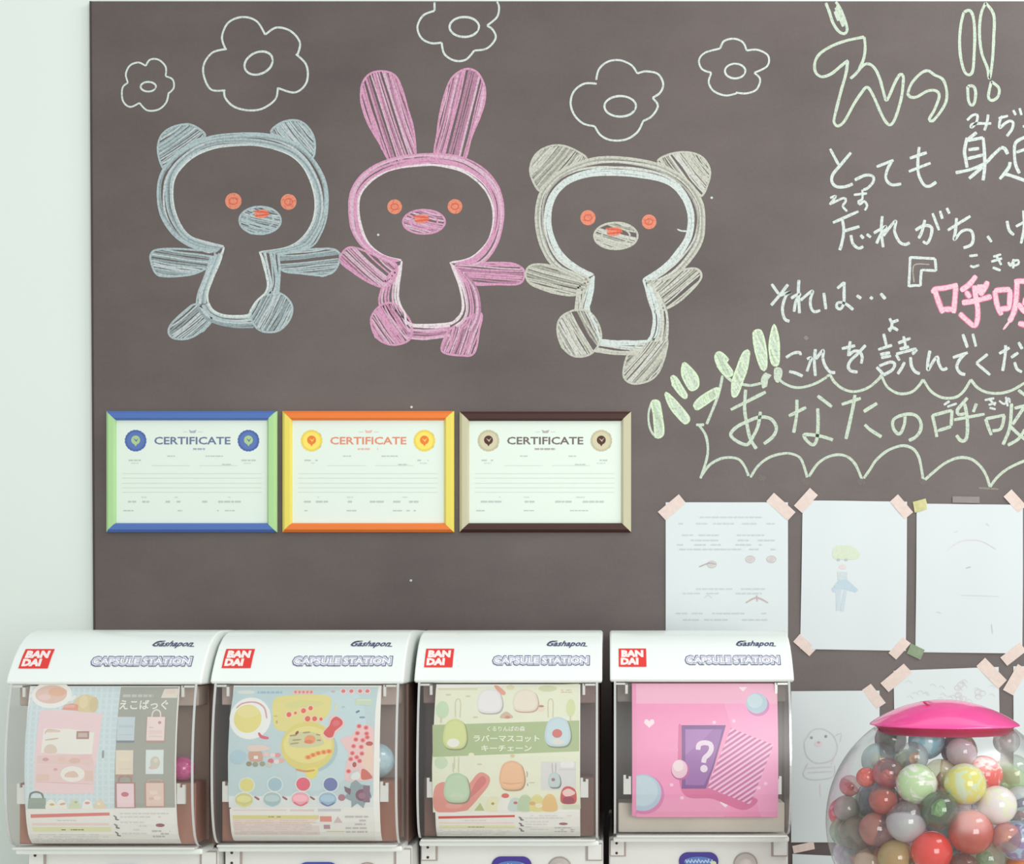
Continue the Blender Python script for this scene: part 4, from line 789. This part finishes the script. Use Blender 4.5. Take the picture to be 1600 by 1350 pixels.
def c3_title(f):
    f.z(*Z3); c = (236,238,222); f.text('くるりんぱの森', 620, 430, 985, 480, c, .012); f.text('ラバーマスコット', 490, 515, 1125, 580, c, .02); f.text('キーチェーン', 565, 612, 1050, 670, c, .02)
def c3_hand(f):
    f.z(*Z3c); f.poly([(100,225),(180,170),(260,230),(380,190),(450,110),(500,90),(560,130),(550,200),(480,290),(400,380),(340,415),(110,415)], (220,142,132), True); f.poly([(410,240),(460,150),(510,120),(530,170),(470,240),(400,300)], (208,112,112), True); f.ell(260,370,70,25,(226,158,148))
    f.strokes([[(255,10),(258,90)], [(300,10),(302,90)]], (206,202,170), 2.2)
    charm(f,285,215,104,122,(178,204,172),(150,130,110)); f.ell(285,290,60,30,(196,214,186)); charm(f,745,110,102,118,(226,178,138),(178,140,104)); f.stroke([(665,175),(740,185),(830,175)], (226,160,120), 2)
    f.poly([(990,0),(1280,0),(1280,235),(990,240)], (214,214,214)); f.rect(1140,60,1280,72,(204,204,206)); f.rrect(1150,0,1265,50,20,(228,228,226)); charm(f,1098,150,50,62,(180,198,200),(120,124,128)); f.ell(1090,150,16,14,(160,110,120)); f.strokes([[(1085,90),(1080,10)], [(1110,90),(1112,10)]], (190,180,176), 2.2)
    f.strokes([[(870,80),(875,110),(868,130)], [(875,180),(878,205)]], (180,150,130), 1.6); f.rect(890,172,935,180,(206,186,160))
def c3_row(f):
    f.z(*Z3c); f.poly([(430,412),(480,345),(515,412)], (176,190,128)); 
    for x, c, h_ in ((590,(226,226,190),120),(690,(232,232,226),110),(775,(196,214,210),105),(855,(184,206,170),130),(955,(222,212,140),130),(1060,(228,190,124),135)): f.poly([(x-58,412),(x-56,412-h_*.6),(x-25,412-h_),(x+25,412-h_),(x+56,412-h_*.6),(x+58,412)], c, True)
    f.ell(690,285,32,20,(214,96,84)); f.ell(585,352,14,11,(170,150,70)); f.ell(775,345,18,12,(190,110,104)); f.ell(970,368,30,20,(236,226,196)); f.ell(915,350,25,16,(214,170,110))
    f.poly([(1150,290),(1170,225),(1215,205),(1270,230),(1285,290),(1270,350),(1165,350)], (196,76,74), True); f.poly([(1165,255),(1215,225),(1275,260),(1240,285),(1190,290)], (234,196,192), True); f.poly([(1170,310),(1215,290),(1265,310),(1255,350),(1180,350)], (154,58,78), True); f.rect(1165,362,1310,400,(206,216,186))
# card 4 --- pink mystery card
Z4 = (930, 960, 3.4606)
def c4_bg(f):
    f.z(*Z4); f.rect(222,378,990,484,(240,178,206)); f.rect(222,484,990,1098,(242,148,194)); f.rect(222,1096,990,1102,(214,108,150)); f.poly([(700,484),(990,484),(990,1098),(900,1098)], (244,160,204)); f.poly([(224,1000),(600,990),(760,1010),(700,1098),(224,1098)], (240,154,196))
def c4_card(f):
    f.z(*Z4); f.poly([(450,640),(480,620),(640,940),(820,980),(880,1010),(800,1060),(640,1000),(470,960)], (216,104,156), True); f.poly([(468,600),(708,600),(640,830),(598,943),(468,943)], (116,62,138)); f.poly([(488,622),(688,622),(630,830),(588,925),(488,922)], (150,94,170)); f.poly([(488,622),(640,622),(560,700),(488,760)], (166,112,182))
    q = (232,216,232); f.stroke([(556,732),(562,704),(590,694),(622,702),(628,730),(612,758),(592,776),(586,802)], q, 7.6, jit=0, taper=.9); f.ell(588,834,20,20,q)
    f.ell(460,842,50,54,(190,84,150)); f.ell(456,836,43,50,(234,196,214)); f.ell(450,818,28,30,(242,222,228))
def c4_card_q(f): pass
def c4_stripes(f):
    f.z(*Z4); q = [(735,615),(965,705),(838,1030),(606,935)]; f.poly(q, (196,96,158))
    # light diagonal stripes clipped to the tilted square
    n_ = 17; ax = Vector((965-735, 705-615)); ay = Vector((606-735, 935-615))
    base = Vector((735, 615)); dirv = Vector((math.cos(math.radians(-34)), math.sin(math.radians(-34)))); nrm = Vector((-dirv.y, dirv.x))
    cs = [Vector(p) for p in q]; dmin = min(c.dot(nrm) for c in cs); dmax = max(c.dot(nrm) for c in cs)
    for k in range(n_):
        d0 = dmin+(dmax-dmin)*(k+.28)/n_; d1 = d0+(dmax-dmin)/n_*.48; poly = cs[:]
        for lim, sg in ((d0, 1), (d1, -1)):
            out = []
            for i in range(len(poly)):
                a, b_ = poly[i], poly[(i+1) % len(poly)]; da = (a.dot(nrm)-lim)*sg; db = (b_.dot(nrm)-lim)*sg
                if da >= 0: out.append(a)
                if da*db < 0: out.append(a.lerp(b_, da/(da-db)))
            poly = out
            if len(poly) < 3: break
        if len(poly) >= 3: f.poly([(p.x, p.y) for p in poly], (240,190,222))
def heart(f, x, y, s_): f.poly([(x,y+s_),(x-s_*1.1,y),(x-s_*.9,y-s_*.7),(x-s_*.35,y-s_*.75),(x,y-s_*.35),(x+s_*.35,y-s_*.75),(x+s_*.9,y-s_*.7),(x+s_*1.1,y)], (246,230,238))
def c4_orbs(f):
    f.z(*Z4)
    for r_, c_, ox_, oy_ in ((108, (214,124,178), 8, 10), (100, (176,198,220), 0, 0), (84, (192,214,226), -2, -10)):
        f.poly([(222, 965+oy_-r_)]+[(258+ox_+r_*math.cos(math.radians(t)), 965+oy_+r_*math.sin(math.radians(t))) for t in range(-110, 111, 10) if 258+ox_+r_*math.cos(math.radians(t)) > 222]+[(222, 965+oy_+r_)], c_)
    f.ell(884,494,62,58,(206,128,184)); f.ell(877,482,58,55,(176,204,216)); f.ell(868,470,42,38,(196,218,226))
    heart(f,293,588,26); heart(f,705,1020,26)
    f.poly([(780,395),(828,395),(804,420)], (244,226,236))
    for x, y in ((655,650),(530,885),(470,993),(752,578),(413,922),(922,915),(455,732),(885,938),(645,585)): f.ell(x,y,10,9,(246,206,226))
labels = ['white capsule vending machine with a pink tote bag picture card, leftmost of four', 'white capsule vending machine with a pale blue card of yellow pouches, second from left', 'white capsule vending machine with a green-banded card of charms, third from the left', 'white capsule vending machine with a bright pink question mark card, rightmost of four']
machines = []
for i, (cx_, D) in enumerate(MACH):
    r = empty('capsule_machine', (cx_*U, -CAMD+D, 0), labels[i], 'vending machine', 'capsule vending machines in a row')
    machines.append(r); build_shell(r, i)
card(machines[0], 0, 'display_card', 'card showing pink tote bag', [('printed_backdrop', c1_bg), ('printed_food', c1_top), ('printed_bag', c1_bag), ('printed_row', c1_small), ('printed_title', c1_title), ('printed_bag_grid', c1_grid), ('printed_notice', lambda f: info(f, 42, 274, 174, 1264, False, .98))])
card(machines[1], 1, 'display_card', 'pale blue card with yellow pouches', [('printed_backdrop', c2_bg), ('printed_heading', c2_head), ('printed_round_pouch', c2_round), ('printed_title', c2_yellow), ('printed_large_pouch', c2_pouch), ('printed_red_charm', c2_red), ('printed_fruit', c2_ice), ('printed_shop', c2_shop), ('printed_pouch_row', c2_balls), ('printed_notice', c2_info)])
card(machines[2], 2, 'display_card', 'pale green card with charms', [('printed_backdrop', c3_bg), ('printed_charms', c3_charms), ('printed_title', c3_title), ('printed_hand', c3_hand), ('printed_row', c3_row), ('printed_notice', lambda f: info(f, 680, 906, 808, 1270, True, .69))])
card(machines[3], 3, 'display_card', 'bright pink question mark card', [('printed_backdrop', c4_bg), ('printed_orbs', c4_orbs), ('printed_question_card', c4_card), ('printed_stripes', c4_stripes)], z0=-68, z1=-274.5, basecol=(240,150,192), hw=110.5, xo=1, flat=False)

# ------------------------------------------------------------------ capsules, loose ones in the machines and the heap in the globe
def sphere_part(rx, lo, hi, nu=20, nv=8):
    v = []; f_ = []
    for j in range(nv+1):
        t = lo+(hi-lo)*j/nv
        for k in range(nu): a = 2*math.pi*k/nu; v.append((rx*math.cos(t)*math.cos(a), rx*math.cos(t)*math.sin(a), rx*math.sin(t)))
    for j in range(nv):
        for k in range(nu): f_.append((j*nu+k, j*nu+(k+1) % nu, (j+1)*nu+(k+1) % nu, (j+1)*nu+k))
    return v, f_
def shm(name, vf, smooth=True):
    me = bpy.data.meshes.new(name); me.from_pydata(vf[0], [], vf[1])
    if smooth: me.polygons.foreach_set('use_smooth', [True]*len(me.polygons))
    return me
ME = {}
def half_mesh(kind, matkey, mat):
    k = (kind, matkey)
    if k not in ME:
        if kind == 'top': vf = sphere_part(1, -.02, math.pi/2)
        elif kind == 'bottom': vf = sphere_part(.985, -math.pi/2, .06)
        elif kind == 'ball': vf = sphere_part(1, -math.pi/2, math.pi/2, 24, 16)
        else:
            vf = sphere_part(1, -math.pi/2, math.pi/2, 10, 7); rnd = random.Random(sum(matkey))
            vf = ([tuple(c*rnd.uniform(.55, 1.1) for c in p) for p in vf[0]], vf[1])
        me = shm('capsule_'+kind, vf, kind != 'toy'); me.materials.append(mat); ME[k] = me
    return ME[k]
def tint(c, body=.35):
    l = tuple(int(255-(255-v)*.34) for v in c)
    return clear('tinted_capsule_%d_%d_%d_%d' % (*c, int(body*100)), l, .07, .5, .07, body, tuple(int(v*.95+10) for v in c))
def swirl(c, c2):
    k = ('swirl', c, c2)
    if k in MC: return MC[k]
    m = bpy.data.materials.new('swirled_ball'); m.use_nodes = True; nt = m.node_tree; N = nt.nodes; L = nt.links; b = N['Principled BSDF']
    tc = N.new('ShaderNodeTexCoord'); wv = N.new('ShaderNodeTexNoise'); wv.inputs['Scale'].default_value = 1.3; wv.inputs['Distortion'].default_value = 1.5
    L.new(tc.outputs['Object'], wv.inputs['Vector']); rp = N.new('ShaderNodeValToRGB'); rp.color_ramp.elements[0].position = .46; rp.color_ramp.elements[1].position = .56
    rp.color_ramp.elements[0].color = lin(c)+[1]; rp.color_ramp.elements[1].color = lin(c2)+[1]
    L.new(wv.outputs['Fac'], rp.inputs[0]); L.new(rp.outputs[0], b.inputs['Base Color']); b.inputs['Roughness'].default_value = .15; b.inputs['Coat Weight'].default_value = .5
    MC[k] = m; return m
def capsule(loc, r, ca, cb, label, group, rnd, kind='cap', toy=None):
    rot = (rnd.uniform(0, 6), rnd.uniform(0, 6), rnd.uniform(0, 6))
    if kind == 'ball':
        o = bpy.data.objects.new('bouncy_ball', half_mesh('ball', (ca, cb), swirl(ca, cb))); COL.objects.link(o); o.location = loc; o.scale = (r, r, r); o.rotation_euler = rot
        return tag(o, label, 'ball', group)
    e = empty('toy_capsule', loc, label, 'capsule', group); e.scale = (r, r, r); e.rotation_euler = rot
    for nm, c, bd in (('top', tuple(int(v*.6+100) for v in ca), .10), ('bottom', cb if rnd.random() < .5 else ca, .58)):
        o = bpy.data.objects.new({'top': 'capsule_lid', 'bottom': 'capsule_base'}[nm], half_mesh(nm, (c, bd), tint(c, bd))); COL.objects.link(o); o.parent = e
    tcol = toy or rnd.choice([(214,80,80),(236,206,120),(120,150,110),(236,236,226),(110,84,80),(226,140,120),(120,110,150)])
    o = bpy.data.objects.new('toy', half_mesh('toy', tcol, pmat('toy_plastic', tcol, .4))); COL.objects.link(o); o.parent = e; o.scale = (.55, .5, .42); o.location = (.05, -.05, -.15)
    return e
rnd = random.Random(3)
def back(px, py, D): return Vector(((px-VX)*D/F, -CAMD+D, EYE-(py-VY)*D/F))
def inmach(px, py, i, rr, ca, cb, label, kind='ball'):
    D = MACH[i][1]+47*U; p = back(px, py, D); p.z = z_(-212)+rr+.0005; capsule(p, rr, ca, cb, label, 'capsules inside the machine windows', rnd, kind)
inmach(588, 1180, 1, .0285, (172,204,216), (186,214,222), 'pale blue ball in the right window gap of the second machine')
inmach(286, 1198, 0, .019, (214,80,150), (226,104,168), 'magenta ball in the right window gap of the leftmost machine')
GD = 2.2; gk = GD/F; GC = back(1475, 1285, GD); GR_ = 183*gk
R0 = .0262
SP = [ # zoom x, y, radius, colour a, colour b, kind, label
 (760,525,.9,(150,138,140),(160,148,148),'cap','dull grey capsule at the very top left under the pink lid'), (830,580,.9,(170,186,120),(196,206,150),'cap','olive green capsule just right of the dull grey one'),
 (985,570,1,(150,196,214),(196,222,232),'ball','sky blue ball highest in the heap under the middle of the lid'), (900,630,.85,(214,222,222),(200,214,220),'cap','clear capsule with an orange toy in front of the sky blue ball'),
 (1160,560,1,(150,86,130),(226,222,130),'ball','ball half purple half yellow near the top of the heap'), (735,650,1,(170,200,214),(200,220,226),'cap','light blue capsule on the left shoulder of the heap'),
 (745,735,.85,(206,96,110),(220,140,140),'cap','rose red capsule right under the light blue one'), (580,830,1.2,(96,96,140),(110,100,140),'cap','dark indigo capsule at the left side of the globe'),
 (895,790,1.1,(196,220,170),(238,234,228),'ball','pale green and white ball left of the middle'), (1095,725,1,(222,212,140),(228,214,180),'cap','clear yellow capsule above the bright yellow one'),
 (1225,640,.85,(222,190,204),(214,180,196),'cap','clear pinkish capsule high right of the middle'), (1350,685,1.05,(232,90,80),(240,206,200),'ball','red and pale pink ball at the upper right'),
 (1490,720,1.1,(206,226,196),(190,222,160),'cap','pale green capsule touching the right wall of the globe'), (1225,815,1.12,(226,216,112),(214,224,190),'ball','bright yellow ball right of the middle'),
 (1045,930,1,(128,160,108),(100,120,90),'cap','dark green capsule with a light green toy in the middle'), (850,1000,1.1,(206,182,206),(222,214,220),'cap','clear lilac capsule left of the dark green one'),
 (700,905,.8,(206,96,80),(180,150,130),'cap','clear capsule with a red toy beside the dark indigo one'), (1400,950,1.05,(240,226,226),(236,236,206),'ball','creamy white ball on the right of the heap'),
 (1215,1040,1.2,(226,80,56),(232,116,84),'cap','large orange-red capsule below the bright yellow ball'), (985,1180,1.1,(228,66,60),(228,66,60),'ball','plain bright red ball low in the middle'),
 (770,1200,1,(222,206,120),(206,180,120),'cap','golden yellow capsule left of the plain red ball'), (600,1250,.9,(234,176,140),(230,196,170),'cap','peach capsule at the lower left'),
 (540,1110,.95,(150,130,116),(170,150,140),'cap','brownish capsule under the dark indigo one'), (1565,1140,1.1,(150,130,176),(176,196,216),'ball','violet and blue ball at the right edge'),
 (1375,1215,1.05,(196,206,166),(232,230,216),'cap','greenish white capsule right of the orange-red one'), (690,1060,.95,(206,110,96),(200,120,110),'cap','salmon red capsule under the lilac one'),
 (1590,1290,.9,(240,130,60),(240,150,90),'ball','orange ball at the bottom right corner'), (430,800,.6,(226,140,136),(230,180,176),'cap','small pink capsule alone against the left glass'),
 (440,930,.75,(160,160,160),(176,180,176),'cap','grey capsule against the left glass below the small pink one'), (440,1080,.9,(190,206,180),(200,210,196),'cap','faint green capsule low against the left glass'),
 (470,1240,.95,(196,206,206),(206,212,210),'cap','faint clear capsule at the bottom left of the globe'), (1560,910,.95,(214,224,216),(226,232,230),'cap','clear whitish capsule right of the creamy ball'),
 (1430,1100,.8,(226,150,144),(236,206,200),'cap','pale coral capsule between the creamy and violet balls'), (1500,500,.75,(206,200,204),(200,192,196),'cap','clear grey capsule under the right end of the lid'),
 (640,725,.55,(220,80,76),(224,110,100),'ball','tiny red ball above the dark indigo capsule'), (1180,1250,.9,(120,70,60),(150,90,80),'cap','dark brown capsule at the bottom edge right of the red ball')]
pos = []; rad = []; fix = []
for x, y, rs, ca, cb, kd, lb in SP:
    px, py = 1200+x/4, 1030+y/4; r = R0*rs; lim = GR_-r-.003
    dx, dz = (px-1475)*gk, -(py-1285)*gk; h = math.hypot(dx, dz)
    if h > lim*.985: dx *= lim*.985/h; dz *= lim*.985/h; h = lim*.985
    dy = -math.sqrt(max(0, lim*lim-h*h))
    if y < 600: dy *= .35
    elif y < 740: dy *= .7
    # perspective: keep the picture position at this depth
    D = GD+dy; p = back(px, py, D)-GC
    if p.length > lim: p *= lim/p.length
    pos.append(p); rad.append(r); fix.append(1)
NF = 95
for k in range(NF):
    while True:
        p = Vector((rnd.uniform(-1, 1), rnd.uniform(-1, 1), rnd.uniform(-1, .62)))*GR_
        if p.length < GR_*.84 and p.z < GR_*(.46-.5*abs(p.x)/GR_) and p.y > GR_*(-.15 if p.z < .1*GR_ else .2): break
    pos.append(p); rad.append(R0*rnd.uniform(.85, 1.02)); fix.append(0)
Pn = np.array([list(p) for p in pos]); Rn = np.array(rad); Fx = np.array(fix); n0 = Pn.copy()
wgt = np.where(Fx == 1, .06, 1.0)
for it in range(500):
    d = Pn[:, None]-Pn[None]; dist = np.sqrt((d**2).sum(-1))+1e-9; ov = (Rn[:, None]+Rn[None])-dist; np.fill_diagonal(ov, 0); ov = np.clip(ov, 0, None)
    push = (d/dist[..., None])*ov[..., None]; wi = wgt[:, None]/(wgt[:, None]+wgt[None])
    Pn = Pn+(push*wi[..., None]).sum(1)*.55
    Pn[:, 2] -= np.where(Fx == 1, 0, .0004); Pn[:, 1] += np.where((Fx == 0) & (Pn[:, 1] < -.1*GR_), .0015, 0)
    m = Fx == 1; Pn[m] += (n0[m]-Pn[m])*.06
    l = np.sqrt((Pn**2).sum(1)); lm = GR_-Rn-.0025; k_ = np.where(l > lm, lm/l, 1); Pn *= k_[:, None]
grp = 'capsules and balls heaped in the clear globe'; seen = set()
for i, (x, y, rs, ca, cb, kd, lb) in enumerate(SP):
    toy = {'dark green': (160,206,140), 'clear capsule with an orange': (226,160,110), 'clear capsule with a red': (216,60,56), 'dark indigo': (60,56,80)}
    ty = next((v for q, v in toy.items() if q in lb), None)
    capsule(GC+Vector(Pn[i]), Rn[i], ca, cb, lb, grp, rnd, kd, ty)
FC = [('yellow', (226,214,120)), ('red', (222,80,72)), ('pale green', (190,214,160)), ('pale blue', (170,200,214)), ('pink', (226,150,176)), ('clear', (214,216,214)), ('orange', (234,140,90)), ('lilac', (180,160,196)), ('white', (238,236,230))]
for i in range(len(SP), len(Pn)):
    nm, c = rnd.choice(FC); kd = 'ball' if rnd.random() < .42 and nm != 'clear' else 'cap'
    c2 = tuple(int(min(255, v*.5+118)) for v in c)
    me_ = Pn[i]; j = min(range(len(SP)), key=lambda q: (Pn[q][0]-me_[0])**2+(Pn[q][2]-me_[2])**2+.3*(Pn[q][1]-me_[1])**2)
    dx, dz = me_[0]-Pn[j][0], me_[2]-Pn[j][2]
    dr = 'behind' if math.hypot(dx, dz) < .016 else (('right of' if dx > 0 else 'left of') if abs(dx) > abs(dz) else ('above' if dz > 0 else 'below'))
    ws = SP[j][6].split(); k_ = next(q for q, x_ in enumerate(ws) if x_ in ('ball', 'capsule')); sn = ' '.join(ws[:k_+1])
    kn_ = 'ball' if kd == 'ball' else 'capsule'; lab = '%s %s buried in the globe heap, %s the %s' % (nm, kn_, dr, sn)
    if lab in seen:
        order = sorted(range(len(SP)), key=lambda q: (Pn[q][0]-me_[0])**2+(Pn[q][2]-me_[2])**2+.3*(Pn[q][1]-me_[1])**2)
        for j2 in order[1:]:
            ws = SP[j2][6].split(); k2 = next(q for q, x_ in enumerate(ws) if x_ in ('ball', 'capsule')); s2_ = ' '.join(ws[:k2+1])
            lab = '%s %s in the heap between the %s and the %s' % (nm, kn_, sn, s2_)
            if lab not in seen and len(lab.split()) <= 16 and s2_ != sn: break
    seen.add(lab)
    capsule(GC+Vector(Pn[i]), Rn[i], c, c2, lab, grp, rnd, kd)

# ------------------------------------------------------------------ the globe itself
g = empty('globe_dispenser', (GC.x, GC.y, 0), 'round clear globe dispenser with a glossy pink lid, full of colourful capsules', 'dispenser')
zt = math.sqrt(GR_**2-(.1015)**2)
prof = []
a0 = math.asin(-.93); a1 = math.asin(zt/GR_)
for k in range(33):
    a = a0+(a1-a0)*k/32; prof.append((GR_*math.cos(a), GC.z+GR_*math.sin(a)))
globem = clear('clear_globe_plastic', (252, 253, 253), .05, .8, .2, .02, (236, 240, 240))
lathe('globe', prof, globem, g, None, 96)
lz = GC.z+zt
lidm = pmat('glossy_pink_plastic', (250, 78, 160), .22, .5, .03, 12, 0, 0, .5); lidd = pmat('deep_red_pink_rim', (206, 62, 100), .35, .5, .05)
R = 115*gk
lid = lathe('lid', [(R-.004, lz+.0035), (R, lz+.0045), (R-.0005, lz+.0055)]+[(R*q, lz+.0055+.036*(1-q*q)**.95) for q in (.98, .95, .9, .84, .77, .7, .62, .54, .46, .38, .3, .2, .1, .003)], lidm, g, None, 96)
lathe('lid_neck', [(R-.004, lz+.004), (R-.010, lz+.001), (.093, lz-.008), (.088, lz-.009), (.086, lz-.004)], lidd, g, None, 96)['label'] = 'dark red-pink neck under the lid'
# moulded notch on the lid
v, f_ = boxvf(-.0012, .0012, -.012, .012, -.0012, .0012); o = mesh('lid_notch', v, f_, lidd, g)
o.location = (-.030, -.040, lz+.0335); o.rotation_euler = (math.radians(28), 0, math.radians(38))
basem = pmat('pink_stand_plastic', (226, 88, 150), .35, .5, .03)
zb = GC.z-.93*GR_
lathe('collar', [(.03, zb-.03), (.10, zb-.03), (.105, zb-.01), (.098, zb+.022), (.085, zb+.024), (.06, zb+.004), (.0, zb+.004)], basem, g, None, 64)
lathe('coin_housing', [(0, zb-.27), (.11, zb-.27), (.12, zb-.24), (.10, zb-.06), (.09, zb-.03), (0, zb-.03)], basem, g, None, 64)
lathe('pole', [(.022, .03), (.022, zb-.26)], pmat('steel_pole', (190, 190, 194), .3, .5, .02, 10, 0, .8), g, None, 24)
lathe('foot_plate', [(0, 0), (.19, 0), (.19, .012), (.15, .025), (.03, .035), (0, .035)], darkp, g, None, 64)
